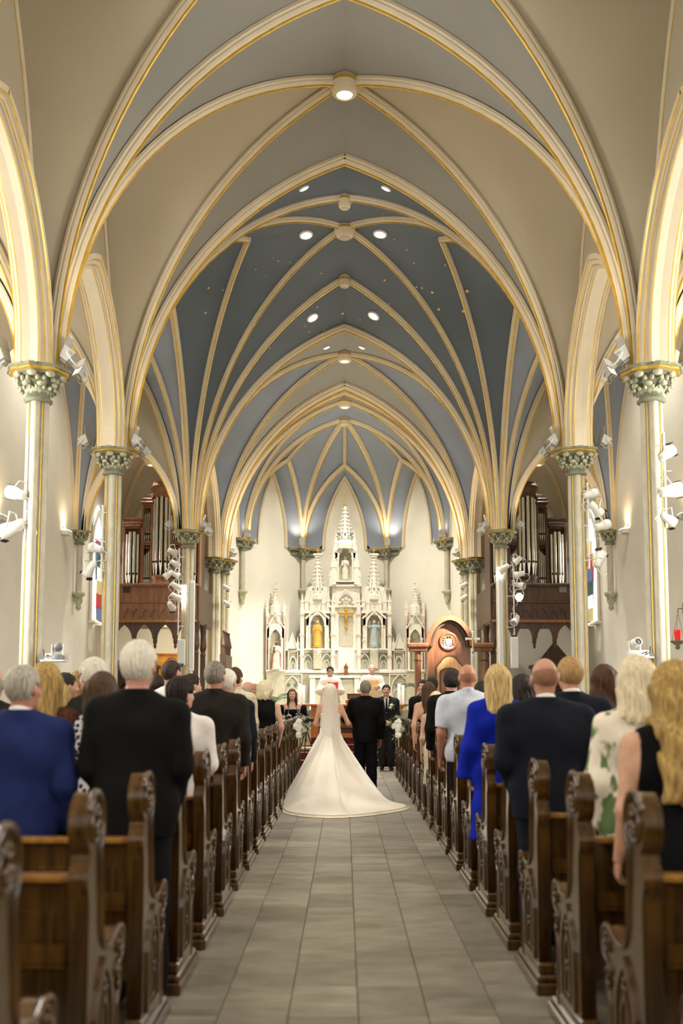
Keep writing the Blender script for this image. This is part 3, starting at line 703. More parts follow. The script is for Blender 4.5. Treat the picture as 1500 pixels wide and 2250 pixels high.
def sd_hair(P, st):
    X, Y, Z = P; kind = st['kind']; vol = st.get('vol', .012); seed = st.get('seed', 1)
    sk = el(P, (0, -.012, 1.652), (.076+vol, .096+vol, .098+vol))
    ang = np.arctan2(X, -(Y+.01)); amp = st.get('amp', .0016 if kind != 'long' else .0025)
    strand = amp*(np.sin(ang*26+seed+Z*9)+.7*np.sin(ang*41-seed*2+Z*14))
    if st.get('curl'): strand = strand+st['curl']*(np.sin(48*X+seed)*np.sin(44*Z+seed)*np.sin(46*Y))
    face = (Y-.045)-(Z-1.665)*.85
    face = np.maximum(face, -(1.735-Z)*.0-1)
    hl = st.get('hairline', 1.70)
    cutf = np.maximum(Y-.052, Z-hl)*0+np.minimum(np.maximum(.048-Y, Z-hl), 9)   # >0 keeps
    if kind == 'short':
        nape = st.get('nape', 1.565); d = np.maximum(sk+strand, nape+.25*np.maximum(Y+.02, 0)-Z)
        d = np.maximum(d, -np.maximum(.03-Y+.6*(Z-1.64), Z-hl))
        d = np.maximum(d, -el(P, (.079, .0, 1.618), (.03, .026, .04))); d = np.maximum(d, -el(P, (-.079, .0, 1.618), (.03, .026, .04)))
    elif kind == 'fringe':
        d = np.maximum(sk+strand, 1.56-Z); d = np.maximum(d, Z-st.get('ftop', 1.655)+.25*np.maximum(Y, -.2)); d = np.maximum(d, Y-.03)
        for s in (-1, 1): d = np.maximum(d, -el(P, (s*.079, .004, 1.618), (.03, .026, .036)))
    else:
        end = st.get('end', 1.3); wd = st.get('wide', .09); dep = st.get('back', .075)
        top = np.maximum(sk+strand, -np.maximum(.035-Y, Z-hl)); top = np.maximum(top, 1.60-Z)
        cur = rc(P, (-.035, -.055, 1.64), (-wd*.55, -dep-.02, end+.05), .066+vol*.5, .05, .8)
        cur = sm(cur, rc(P, (.035, -.055, 1.64), (wd*.55, -dep-.02, end+.05), .066+vol*.5, .05, .8), .05)
        cur = sm(cur, rc(P, (0, -.06, 1.64), (0, -dep-.03, end+.04), .07, .05, .8), .04)
        for s in (-1, 1): cur = sm(cur, rc(P, (s*.07, .0, 1.64), (s*wd, st.get('sidey', -.04), end+.06), .03+vol*.4, .028), .03)
        a2 = amp*1.6*np.sin(X*150+seed+2.5*np.sin(Z*(22 if st.get('wave') else 6)+seed))+st.get('wave', 0)*np.sin(Z*38+X*30+seed)
        cur = np.maximum(cur+a2, end-Z+.012*np.sin(X*90+seed))
        cur = np.maximum(cur, -(.075-Y)); 
        cur = np.maximum(cur, -np.maximum(.028-Y, np.maximum(Z-1.70, np.abs(X)-.073)))
        d = sm(top, cur, .02)
    return d
def hand_mb(mb, W_, dirv, nrm, sc=1.0, curl=.5, mi=0, thumb=1):
    """palm and five bent fingers from the wrist W_ along dirv; nrm = palm side"""
    W_ = Vector(W_); d = Vector(dirv).normalized(); n = (Vector(nrm)-d*Vector(nrm).dot(d)).normalized(); x = d.cross(n)
    def pt(a, b, c): return W_+(d*a+x*b+n*c)*sc
    rows = []
    for a, w, t in ((-.02, .025, .02), (.015, .03, .019), (.05, .041, .017), (.085, .043, .014), (.096, .038, .009)):
        rows.append([pt(a, w*math.cos(q*math.pi/5), t*math.sin(q*math.pi/5)) for q in range(10)])
    mb.grid(rows, mi, True, True)
    for i, (b, ln) in enumerate(((-.031, .062), (-.0105, .072), (.0105, .067), (.031, .052))):
        P = [pt(.082, b, 0)]; a = 0; p = Vector((.082, 0))
        for s_, f in enumerate((.45, .32, .25)):
            a += curl*(1.0 if s_ else .8); p = p+Vector((math.cos(a), math.sin(a)))*ln*f; P.append(pt(p.x, b*(1-.06*s_), p.y))
        mb.tube(P, [.0095*sc, .009*sc, .008*sc, .0055*sc], 6, mi)
    P = [pt(.02, thumb*-.028, .004), pt(.05, thumb*-.048, .014), pt(.075, thumb*-.05, .028), pt(.094, thumb*-.042, .036)]
    mb.tube(P, [.013*sc, .011*sc, .0095*sc, .006*sc], 6, mi)
def mb_arrays(mb):
    return mb
SKIN = {}
def skin(rgb):
    g = .3*rgb[0]+.59*rgb[1]+.11*rgb[2]; rgb = tuple(int(c*.8+g*.2) for c in rgb); return mat('skin_%d_%d_%d' % rgb, rgb, .5, var=.06, scale=30, subsurf=.08)
def hairmat(a, b): return mat('hair_%d_%d_%d_%d' % (a+(b[0],)), a, .5, spec=.2, scale=4.5, stretch=(26, 26, 1.6), rgb2=b, ramp=(.3, .72), bump=.5, bscale=9)
def cloth(name, rgb, **k):
    k.setdefault('bump', .12); k.setdefault('bscale', 120); k.setdefault('scale', 9); k.setdefault('var', .12); k.setdefault('sheen', 0)
    k.setdefault('spec', .12); return mat(name, rgb, k.pop('rough', .85), **k)
PEOPLE = 0
def person(label, X, Y, H, yaw=0.0, z0=0.0, sk=(196, 146, 116), hair=None, wear=(), b=None, face=False, hyaw=0.0, tilt=0.0, res=None, lean=0, group='standing wedding guests', extras=None, shoes=True):
    global PEOPLE
    PEOPLE += 1; seed = PEOPLE; b = dict(b or {}); b.setdefault('arms', (ARM_DOWN, ARM_DOWN)); s = H/1.75
    hb = res or (.014 if Y < 7.5 else .018 if Y < 12 else .021); hh = .0065 if (face or Y < 7.5) else .009
    root = empty('person', (X, Y, z0), yaw, label, 'person', group)
    root.scale = (s, s, s)
    SK = skin(sk); fem = b.get('fem', False)
    # body: one mesh object (skin)
    def body(x, y, z):
        P = (x, y, z); d = sd_torso(P, b, -.012)
        for q in (-1, 1): d = sm(d, sd_arm(P, b, q), .03); d = sm(d, sd_leg(P, b, q), .04)
        d = sm(d, rc(P, (0, -.03, 1.40), (0, -.014, 1.55), .055 if not fem else .047, .05 if not fem else .043), .04)
        for q in (-1, 1):
            a = leg_pts(b, q)[2]; d = sm(d, rc(P, (a[0], a[1]-.02, .035), (a[0]+q*.012, a[1]+.16, .028), .035, .028), .03)
        return d
    am = [arm_pts(b, q) for q in (-1, 1)]; xs = [p[0] for a in am for p in a]; ys = [p[1] for a in am for p in a]
    lo = (min(xs)-.09, min(ys+[-.25])-.06, -.02); hi = (max(xs)+.09, max(ys+[.25])+.06, 1.56)
    v, q = nets(body, lo, hi, hb*1.15)
    def rot(v):
        c, s_ = math.cos(hyaw), math.sin(hyaw); u = np.array(v, float).copy(); w = u[:, 2] > 1.5
        k = np.clip((u[:, 2]-1.44)/.1, 0, 1); x, y = u[:, 0].copy(), u[:, 1]+.015
        nx = c*x-s_*y; ny = s_*x+c*y-.015
        u[:, 0] = u[:, 0]*(1-k)+nx*k; u[:, 1] = u[:, 1]*(1-k)+ny*k
        if tilt:
            dz = u[:, 2]-1.52; t = tilt*k; fy = u[:, 1].copy()
            u[:, 1] = fy*np.cos(t)+dz*np.sin(t)*k; u[:, 2] = np.where(k > 0, 1.52+dz*np.cos(t)-fy*np.sin(t), u[:, 2])
        return u
    hv, hq = nets(lambda x, y, z: sd_head((x, y, z), face or abs(hyaw) > .3, fem), (-.11, -.13, 1.43), (.11, .15, 1.77), hh)
    parts = [(v, q, 0), (rot(hv), hq, 0)]
    hm = MB()
    for k, sgn in enumerate((-1, 1)):
        if b.get('nohands'): continue
        S_, E_, W_ = am[k]; d = (Vector(W_)-Vector(E_)).normalized(); d2 = Vector(b.get('hdir', (d, d))[k])
        hand_mb(hm, W_, d2, b.get('hnrm', (Vector((1, 0, 0)), Vector((-1, 0, 0))))[k], .95 if fem else 1.05, b.get('curl', .5), thumb=b.get('thumb', (1, -1))[k])
    me = np_mesh('body', parts, SK)
    if hm.v:
        import bmesh
        bm = bmesh.new(); bm.from_mesh(me); h2 = hm.mesh('h', SK); bm.from_mesh(h2); bm.to_mesh(me); bm.free(); bpy.data.meshes.remove(h2)
        for p in me.polygons: p.use_smooth = True
    inst('body', me, root)
    if hair:
        st = dict(hair); st.setdefault('seed', seed); zlo = st.get('end', 1.5)-.03
        hv, hq = nets(lambda x, y, z: sd_hair((x, y, z), st), (-.19, -.22, min(zlo, 1.5)), (.19, .14, 1.80), .0075 if Y < 7.5 else .0105)
        inst('hair', np_mesh('hair', [(rot(hv), hq, 0)], hairmat(*st['col'])), root)
    for w in wear: garment(root, b, w, hb, seed, lo, hi)
    if shoes:
        SM = mat('black_leather', (16, 14, 13), .3, var=.1)
        for sgn in (-1, 1):
            a = leg_pts(b, sgn)[2]; mb = MB()
            pts = [(a[0], a[1]-.055, .04), (a[0], a[1], .05), (a[0]+sgn*.01, a[1]+.09, .045), (a[0]+sgn*.014, a[1]+.17, .035), (a[0]+sgn*.014, a[1]+.20, .03)]
            mb.tube(pts, [.034, .047, .046, .04, .02], 10); mb.box((a[0]+sgn*.006, a[1]+.06, .008), (.075, .26, .016), bev=.006); mb.build('shoe', SM, root)
    if face or abs(hyaw) > .9: face_parts(root, rot, b, hair, sk)
    if extras: extras(root, rot)
    return root
def face_parts(root, rot, b, hair, sk):
    WHT = mat('eye_white', (225, 220, 212), .3); IR = mat('eye_dark', (40, 28, 20), .3); LIP = mat('lip_%d' % (sk[0]), (max(0, sk[0]-30), max(0, sk[1]-55), max(0, sk[2]-50)), .5)
    def place(mb, name, m):
        me = mb.mesh(name, m); co = np.array([v.co[:] for v in me.vertices]); co = rot(co); me.vertices.foreach_set('co', co.ravel()); return inst(name, me, root)
    for s in (-1, 1):
        mb = MB(); mb.ball((s*.031, .083, 1.637), (.0125, .010, .0075), n=10, m=6); mb.ball((s*.031, .090, 1.637), (.0055, .005, .0065), mi=1, n=8, m=5); place(mb, 'eye', [WHT, IR])
        mb = MB(); mb.tube([(s*.014, .094, 1.656), (s*.03, .093, 1.661), (s*.048, .081, 1.656)], [.004, .0045, .003], 6); place(mb, 'eyebrow', hairmat(*hair['col']) if hair and 'browc' not in b else mat('brow_grey', b.get('browc', (90, 80, 70)) if b else (90, 80, 70)))
    mb = MB(); mb.tube([(-.026, .078, 1.579), (-.012, .089, 1.577), (0, .092, 1.5765), (.012, .089, 1.577), (.026, .078, 1.579)], [.003, .0062, .007, .0062, .003], 6); place(mb, 'lips', LIP)
    if b.get('tache'):
        mb = MB(); mb.tube([(-.034, .076, 1.578), (-.016, .092, 1.590), (0, .096, 1.592), (.016, .092, 1.590), (.034, .076, 1.578)], [.005, .0075, .008, .0075, .005], 6); place(mb, 'moustache', hairmat(*hair['col']))
    if b.get('beard'):
        v, q = nets(lambda x, y, z: np.maximum(np.maximum(sm(el((x, y, z), (0, .03, 1.572), (.066, .074, .07)), el((x, y, z), (0, .066, 1.54), (.036, .034, .034)), .03), z-1.598+.18*np.abs(x)), .028-y), (-.09, 0, 1.48), (.09, .13, 1.63), .006)
        inst('beard', np_mesh('beard', [(rot(v), q, 0)], hairmat(*b['beard'])), root)
    if b.get('glasses'):
        mb = MB()
        for s in (-1, 1): mb.tube([(s*.033+.021*math.cos(a), .106, 1.634+.016*math.sin(a)) for a in [math.pi*2*i/12 for i in range(13)]], .0022, 5); mb.tube([(s*.054, .104, 1.638), (s*.08, .05, 1.642), (s*.083, -.01, 1.64)], .0022, 5)
        mb.tube([(-.012, .107, 1.638), (.012, .107, 1.638)], .0022, 5); place(mb, 'glasses', M_BLACK)
def garment(root, b, w, h, seed, lo, hi):
    kind, m = w[0], w[1]; o = w[2] if len(w) > 2 else {}
    fem = b.get('fem', False); hem = o.get('hem'); amp = o.get('amp', .0055)
    lo = list(lo); hi = list(hi)
    def f(x, y, z):
        P = (x, y, z)
        if kind == 'jacket':
            d = sd_torso(P, b, .018); k = skel(b)
            d = sm(d, rc(P, (-k['sh']-.012, -.015, 1.395), (k['sh']+.012, -.015, 1.395), .060, .060), .04)
            d = sm(d, rc(P, (0, -.005, 1.18), (0, -.005, .80), skel(b)['waist']+.025, skel(b)['hip']+.03, .8), .06)
            for q in (-1, 1): d = sm(d, sd_arm(P, b, q, .017, rad=(.056, .048, .038)), .022)
            d = sm(d, np.maximum(rc(P, (0, -.03, 1.44), (0, -.035, 1.52), .092, .072), y-.03-(1.5-z)), .02)
            d = d+folds(P, seed, amp); d = np.maximum(d, o.get('hem', .80)-z)
            W0, W1 = arm_pts(b, -1), arm_pts(b, 1)
            for A in (W0, W1):
                e, wv = Vector(A[1]), Vector(A[2]); u = (wv-e).normalized(); wv = wv-u*.01
                near = np.sqrt((x-wv.x)**2+(y-wv.y)**2+(z-wv.z)**2)-.10
                d = np.maximum(d, np.minimum(-near*1.0, (x-wv.x)*u.x+(y-wv.y)*u.y+(z-wv.z)*u.z))
            d = np.maximum(d, -rc(P, (0, -.02, 1.47), (0, .02, 1.62), .062, .075))
            d = np.maximum(d, -rc(P, (0, .14, 1.20), (0, .09, 1.50), .012, .06)) if o.get('open', True) else d
            return d
        if kind in ('shirt', 'shirt_short', 'blouse'):
            d = sd_torso(P, b, .010); d = sm(d, rc(P, (0, 0, 1.16), (0, 0, .9), skel(b)['waist']+.02, skel(b)['hip']+.02, .8), .06)
            for q in (-1, 1):
                a = sd_arm(P, b, q, .014 if kind != 'shirt_short' else .024, rad=(.056, .047, .036))
                if kind == 'shirt_short': a = np.maximum(a, 1.17-z)
                if kind == 'blouse': a = np.maximum(a, 1.06-z)
                d = sm(d, a, .02)
            d = d+folds(P, seed, amp); d = np.maximum(d, o.get('hem', .86)-z)
            d = np.maximum(d, -rc(P, (0, -.02, 1.475), (0, .02, 1.62), .056, .07)); return d
        if kind == 'top':
            d = sd_torso(P, b, .008); d = sm(d, rc(P, (0, 0, 1.14), (0, 0, .9), skel(b)['waist']+.015, skel(b)['hip']+.012, .82), .06)
            d = np.maximum(d, np.abs(x)-skel(b)['sh']*(.93)-.06*np.clip(1.38-z, 0, .3))
            for q in (-1, 1): d = np.maximum(d, -sd_arm(P, b, q, .003))
            d = np.maximum(d+folds(P, seed, amp*.7), o.get('hem', .5)-z); d = np.maximum(d, -rc(P, (0, .03, 1.50), (0, .03, 1.66), .085, .1)); 
            if 'top' in o: d = np.maximum(d, z-o['top'])
            return sm(d, np.maximum(rc(P, (0, 0, .95), (0, 0, o.get('hem', .5)), skel(b)['hip']+.01, skel(b)['hip']+.04, .85), o.get('hem', .5)-z), .05)
        if kind == 'dress':
            d = sd_torso(P, b, .010); d = sm(d, np.maximum(rc(P, (0, 0, .98), (0, -.01, .42), skel(b)['hip']+.012, .23, .85), .42-z), .06)
            for q in (-1, 1):
                S_, E_, W_ = arm_pts(b, q)
                a = rc(P, S_, E_, .055, .055+o.get('bell', 0)*.4)
                if o.get('long', True): a = sm(a, np.maximum(rc(P, E_, W_, .055+o.get('bell', 0)*.4, .05+o.get('bell', 0)), -(z-W_[2]-.01)*-1 if False else W_[2]-.01-z), .03)
                else: a = np.maximum(a, 1.2-z)
                d = sm(d, a, .025)
            d = d+folds(P, seed, amp)*1.2; d = np.maximum(d, -rc(P, (0, .0, 1.49), (0, .02, 1.62), .07, .08)); return d
        if kind == 'trousers':
            d = rc(P, (-.045, 0, .95), (.045, 0, .95), skel(b)['hip']*.95+.008, skel(b)['hip']*.95+.008, .8)
            for q in (-1, 1): d = sm(d, sd_leg(P, b, q, .018, .026), .03)
            return np.maximum(np.maximum(d+folds(P, seed, .004), z-1.04), .07-z)
        if kind == 'robe':
            d = rc(P, (0, 0, 1.36), (0, .0, .30), .16, .37, .72); d = sm(d, rc(P, (-.17, -.01, 1.38), (.17, -.01, 1.38), .08, .08), .06)
            for q in (-1, 1): d = sm(d, rc(P, arm_pts(b, q)[0], arm_pts(b, q)[1], .065, .085), .09); d = sm(d, rc(P, arm_pts(b, q)[1], arm_pts(b, q)[2], .085, .075), .06)
            a = np.arctan2(x, y); d = d+.010*np.sin(a*11+seed)*np.clip(1.35-z, 0, 1)+folds(P, seed, .004)
            for q in (-1, 1): d = np.maximum(d, -el(P, Vector(arm_pts(b, q)[2])+Vector((0, .05, 0)), (.07, .08, .06)))
            return np.maximum(np.maximum(d, o.get('hem', .12)-z), -rc(P, (0, -.01, 1.485), (0, .02, 1.62), .06, .075))
    if kind == 'robe': lo[0] -= .12; hi[0] += .12; lo[1] -= .15; hi[1] += .1
    if kind == 'dress': lo[0] -= .06; hi[0] += .06
    v, q = nets(f, lo, (hi[0], hi[1], 1.52), h)
    if len(v): inst(o.get('name', {'shirt_short': 'shirt', 'top': 'dress'}.get(kind, kind)), np_mesh(kind, [(v, q, 0)], m), root)
def collar(root, m, zz=1.47, r=.064):
    mb = MB(); rows = []
    for j, (rr, z) in enumerate(((r, zz), (r*.98, zz+.03), (r*.93, zz+.045), (r*.88, zz+.045), (r*.9, zz))):
        rows.append([(rr*math.sin(a), -.02+rr*1.05*math.cos(a), z-.028*math.cos(a)) for a in [2*math.pi*i/20 for i in range(20)]])
    mb.grid(rows, closed=True); return mb.build('collar', m, root)
# ================================================================== who stands where
BLK = cloth('black_suit', (15, 14, 13)); CHAR = cloth('charcoal_suit', (36, 35, 30)); NAVY = cloth('navy_suit', (30, 40, 84)); DKNAVY = cloth('dark_navy_suit', (22, 24, 33))
BRN = cloth('dark_brown_suit', (36, 30, 26)); WSH = cloth('white_shirt', (226, 218, 210), sheen=0); BEIGE = cloth('beige_print_shirt', (206, 192, 166), scale=22, rgb2=(178, 160, 130), sheen=0)
LSH = cloth('pale_blue_shirt', (186, 190, 200), sheen=0); BLUE = cloth('royal_blue_dress', (14, 34, 150)); BDR = cloth('black_dress', (10, 10, 9)); RUST = cloth('rust_dress', (130, 50, 30))
FLOR = cloth('navy_floral_print', (36, 36, 60), vor=True, scale=30, rgb2=(206, 200, 200), ramp=(.42, .5)); PALM = mat('palm_leaf_print', (220, 208, 186), .8, scale=10, rgb2=(84, 104, 58), ramp=(.50, .56), stretch=(1, 1, .6))
LACE = cloth('black_lace', (30, 24, 20), scale=60, rgb2=(84, 50, 34), vor=True, ramp=(.2, .6)); TRO = cloth('dark_trousers', (18, 18, 21)); GREYS = cloth('grey_suit', (74, 74, 72))
ROBE = cloth('white_vestment', (236, 230, 214), sheen=0, var=.03); ROBEG = cloth('gold_vestment_band', (222, 188, 120), scale=20, rgb2=(240, 226, 190), sheen=0)
G_GREY = ((128, 118, 104), (196, 188, 172)); G_WHITE = ((200, 190, 172), (236, 228, 212)); G_BRN = ((52, 36, 22), (92, 64, 38)); G_DK = ((24, 19, 15), (52, 40, 30)); G_BLOND = ((150, 116, 62), (226, 198, 138))
G_DBL = ((112, 84, 44), (206, 170, 100)); G_SAND = ((142, 108, 66), (190, 154, 100)); G_PLAT = ((190, 170, 128), (238, 226, 196)); G_CHEST = ((44, 28, 18), (92, 56, 30)); G_SALT = ((84, 76, 66), (156, 146, 130))
def short(c, **k): return dict(kind='short', col=c, **k)
def lng(c, **k): return dict(kind='long', col=c, **k)
def suit(m, t=None): return (('jacket', m), ('trousers', t or m))
cl = lambda root, rot: collar(root, WSH)
def shirt_front(root, rot=None):
    collar(root, WSH); mb = MB(); mb.prism([(-.06, 1.47), (.06, 1.47), (.05, 1.35), (.0, 1.16), (-.05, 1.35)], (0, .395, 0), (1, 0, 0), (0, -.22, 1), (0, 1, 0), .012); mb.build('shirt_front', WSH, root)
    mb = MB(); mb.prism([(-.018, 1.465), (.018, 1.465), (.012, 1.435), (.026, 1.22), (0, 1.18), (-.026, 1.22), (-.012, 1.435)], (0, .408, 0), (1, 0, 0), (0, -.22, 1), (0, 1, 0), .012); mb.build('tie', cloth('black_tie', (14, 14, 14)), root)
    for s in (-1, 1):
        mb = MB(); mb.prism([(s*.058, 1.47), (s*.10, 1.42), (s*.085, 1.33), (s*.012, 1.14), (s*.03, 1.28)], (0, .402, 0), (1, 0, 0), (0, -.22, 1), (0, 1, 0), .014); mb.build('lapel', root.children[-1].data.materials[0] if 0 else cloth('groom_suit', (38, 38, 37)), root)
FEM = {'fem': True}
# left of the aisle, near to far
person('older man with cropped grey hair in a navy blue suit, nearest on the left', -1.62, 5.03, 1.655, hair=short(G_GREY, vol=.011, nape=1.545), wear=suit(NAVY), extras=cl, hyaw=-.35, b={'broad': 1.1}, sk=(190, 120, 92))
person('woman with long streaked brown hair and black lace sleeves behind the navy suit', -1.78, 5.95, 1.70, hair=lng(G_DBL, end=1.33, vol=.016), wear=(('blouse', LACE), ('trousers', BDR)), b=FEM, sk=(186, 112, 76))
person('woman with wavy blonde hair half hidden behind the streaked brown hair', -1.97, 6.86, 1.60, hair=lng(G_BLOND, end=1.42, vol=.02, wave=.006), wear=(('top', BDR),), b=FEM)
person('balding man at the far left edge behind the navy suit', -2.42, 6.86, 1.71, hair=dict(kind='fringe', col=G_GREY), wear=suit(CHAR), sk=(206, 150, 130))
person('tall white-haired man in a black suit, large on the left', -1.04, 5.03, 1.775, hair=short(G_WHITE, vol=.012, amp=.004, nape=1.55), wear=suit(BLK, TRO), hyaw=-.15, b={'arms': (ARM_FRONT, ARM_FRONT), 'broad': .98, 'girth': 1.12}, sk=(196, 130, 106))
person('girl with straight brown hair in a navy floral dress beside the tall man', -1.44, 5.95, 1.645, hair=lng(G_BRN, end=1.22, vol=.012, wide=.07), wear=(('blouse', FLOR),), b=FEM, hyaw=-.25)
person('white-haired man in charcoal jacket turning left, behind the girl', -1.72, 6.86, 1.76, hair=short(G_WHITE, vol=.018, amp=.004), wear=suit(CHAR), hyaw=.75, b={'broad': 1.1}, sk=(206, 140, 118))
person('person with tousled dark hair and a white shirt at the pew end', -1.13, 6.86, 1.63, hair=short(G_DK, vol=.022, amp=.005, curl=.004), wear=(('shirt', WSH), ('trousers', TRO)), hyaw=-.6, b={'broad': .98, 'arms': (ARM_DOWN, ARM_CLASP)}, sk=(206, 146, 116))
person('dark-haired man with glasses in profile, far left', -2.43, 8.69, 1.71, hair=short(G_DK, hairline=1.72), wear=suit(BLK), hyaw=-.9, b={'glasses': 1}, sk=(186, 124, 96))
person('woman with highlighted brown hair, far left beside the white-haired man', -2.80, 10.5, 1.78, hair=lng(((70, 48, 28), (170, 134, 84)), end=1.4), wear=(('top', BDR),), b=FEM)
person('man with buzz cut and sunglasses on his head in a white shirt', -1.67, 9.6, 1.86, hair=short(((40, 30, 24), (70, 54, 42)), vol=.006, amp=.001), wear=(('shirt', WSH), ('trousers', TRO)), hyaw=-.5, sk=(196, 138, 108), extras=lambda r, rot: MB().tube([tuple(p) for p in rot(np.array([(.088, -.03, 1.68), (.083, .04, 1.70), (.06, .085, 1.715), (0, .10, 1.72), (-.06, .085, 1.715), (-.083, .04, 1.70), (-.088, -.03, 1.68)]))], .008, 6).build('sunglasses', M_BLACK, r))
person('dark-haired person half hidden behind the buzz-cut man', -1.98, 10.5, 1.74, hair=short(G_DK), wear=suit(BLK))
person('man with spiky dark hair behind the tousled-haired person', -1.62, 10.5, 1.74, hair=short(G_DK, vol=.016, amp=.004), wear=suit(BLK), hyaw=-.9)
person('woman in profile with sandy hair beyond the spiky-haired man', -1.72, 11.4, 1.66, hair=lng(G_SAND, end=1.5), wear=(('top', BDR),), b=FEM, hyaw=-1.2)
person('grey-haired man in a dark brown suit beside the aisle', -1.13, 8.69, 1.81, hair=short(G_SALT, vol=.012), wear=suit(BRN, BRN), hyaw=-.3, b={'broad': 1.1, 'girth': 1.1}, sk=(190, 122, 94))
person('white-haired man with white collar just beyond the brown suit', -1.13, 9.6, 1.77, hair=short(G_WHITE), wear=suit(DKNAVY), hyaw=-.4, extras=cl, sk=(206, 142, 118))
person('brown-haired man in a beige patterned shirt on the left', -1.36, 12.35, 1.87, hair=short(G_BRN, vol=.014, nape=1.55), wear=(('shirt', BEIGE), ('trousers', TRO)), hyaw=-.4, extras=lambda r, rot: collar(r, BEIGE), sk=(206, 150, 120))
person('bald man with grey sides and glasses in profile on the left', -1.38, 14.2, 1.735, hair=dict(kind='fringe', col=G_GREY), wear=suit(GREYS), hyaw=-1.1, b={'glasses': 1}, sk=(200, 140, 112))
person('guest face glimpsed between bald man and blonde bob', -1.37, 15.1, 1.71, hair=short(G_SAND), wear=suit(BLK), hyaw=-1.3)
person('woman with blonde bob and glasses in a black sleeveless top', -1.06, 13.3, 1.73, hair=lng(G_PLAT, end=1.485, vol=.018, wide=.085, back=.05), wear=(('top', BDR),), b={'fem': True, 'glasses': 1, 'arms': ({'el': (.245, -.02, 1.12), 'wr': (.22, .06, .88)}, {'el': (.255, -.02, 1.13), 'wr': (.215, .13, .93)})}, hyaw=-.8, tilt=.25, sk=(206, 152, 122))
# right of the aisle, near to far
person('woman with long wavy blonde hair in a black sleeveless dress, nearest on the right', 1.36, 4.12, 1.63, hair=lng(G_DBL, end=1.15, vol=.026, wave=.008, wide=.13, amp=.004, back=.15), wear=(('top', BDR, {'hem': .4}),), b={'fem': True, 'broad': 1.25, 'girth': 1.3, 'armr': 1.1}, sk=(206, 146, 108))
person('woman with platinum shoulder-length hair in a palm-leaf print dress', 1.47, 5.03, 1.70, hair=lng(G_PLAT, end=1.40, vol=.014, wave=.006, amp=.004), wear=(('dress', PALM, {'bell': .07}),), b={'fem': True, 'broad': 1.1, 'girth': 1.15})
person('broad bald man in a dark navy suit with white collar', 1.19, 5.95, 1.73, hair=dict(kind='fringe', col=((128, 88, 66), (156, 112, 86)), vol=.002, ftop=1.665, amp=.0005), wear=suit(DKNAVY), extras=cl, b={'broad': 1.15, 'girth': 1.2, 'arms': (ARM_FRONT, ARM_FRONT)}, sk=(190, 126, 98))
person('man with short sandy hair in a dark suit behind the bald man', 1.55, 6.86, 1.775, hair=short(G_SAND, vol=.010), wear=suit(DKNAVY), extras=cl, b={'broad': 1.08}, sk=(206, 138, 110), hyaw=.2)
person('woman with long wavy brunette hair beside the palm-leaf dress', 2.02, 7.78, 1.74, hair=lng(G_CHEST, end=1.2, vol=.024, wave=.007, wide=.1), wear=(('top', BDR),), b=FEM)
person('woman with straight blonde hair in a royal blue dress', 1.19, 7.78, 1.75, hair=lng(G_BLOND, end=1.36, vol=.016, wide=.085), wear=(('dress', BLUE, {'bell': .06}),), b={'fem': True, 'broad': 1.08, 'girth': 1.1})
person('woman with dark wavy chin-length hair behind the blue dress', 1.54, 8.69, 1.68, hair=lng(G_DK, end=1.48, vol=.03, wave=.007, amp=.004), wear=(('top', BDR),), b=FEM)
person('bald man in a pale short-sleeved shirt', 1.18, 9.6, 1.82, hair=dict(kind='fringe', col=((142, 96, 74), (164, 114, 88)), vol=.002, ftop=1.65, amp=.0003), wear=(('shirt_short', LSH), ('trousers', TRO)), extras=lambda r, rot: collar(r, LSH), b={'broad': 1.12, 'girth': 1.2}, sk=(186, 116, 84))
person('guest whose pink ear shows beside the blonde hair', 1.44, 10.5, 1.67, hair=short(G_DK), wear=suit(BLK), sk=(216, 160, 140))
person('man with curly dark hair in a black suit on the right', 1.22, 11.4, 1.81, hair=short(G_DK, vol=.02, amp=.003, curl=.006), wear=suit(BLK), b={'broad': 1.02})
person('older woman with short cream hair, low behind the black suit', 1.13, 12.35, 1.57, hair=short(G_PLAT, vol=.02), wear=(('top', BEIGE),), b=FEM)
person('woman with long brown hair and bare back in a rust dress', 1.19, 14.2, 1.73, hair=lng(G_BRN, end=1.22, wide=.07), wear=(('top', RUST, {'top': 1.16}),), b={'fem': True, 'arms': ({'el': (.245, -.05, 1.13), 'wr': (.235, .0, .88)}, ARM_DOWN)}, sk=(206, 148, 110))
person('dark-haired man partly hidden beyond the bare-backed woman', 1.32, 15.1, 1.82, hair=short(G_DK), wear=suit(BLK))
person('dark-haired guest facing the camera beyond the pews on the right', 1.33, 16.95, 1.81, yaw=2.6, hair=short(G_DK), wear=suit(BLK), face=True, extras=shirt_front)
person('bearded grey man in a grey suit facing the aisle, front right', 1.5, 19.75, 1.70, yaw=2.5, hair=short(G_SALT), wear=suit(GREYS), face=True, b={'beard': ((120, 112, 104), (200, 194, 186)), 'arms': (ARM_CLASP, ARM_CLASP)}, extras=shirt_front, sk=(206, 148, 124))
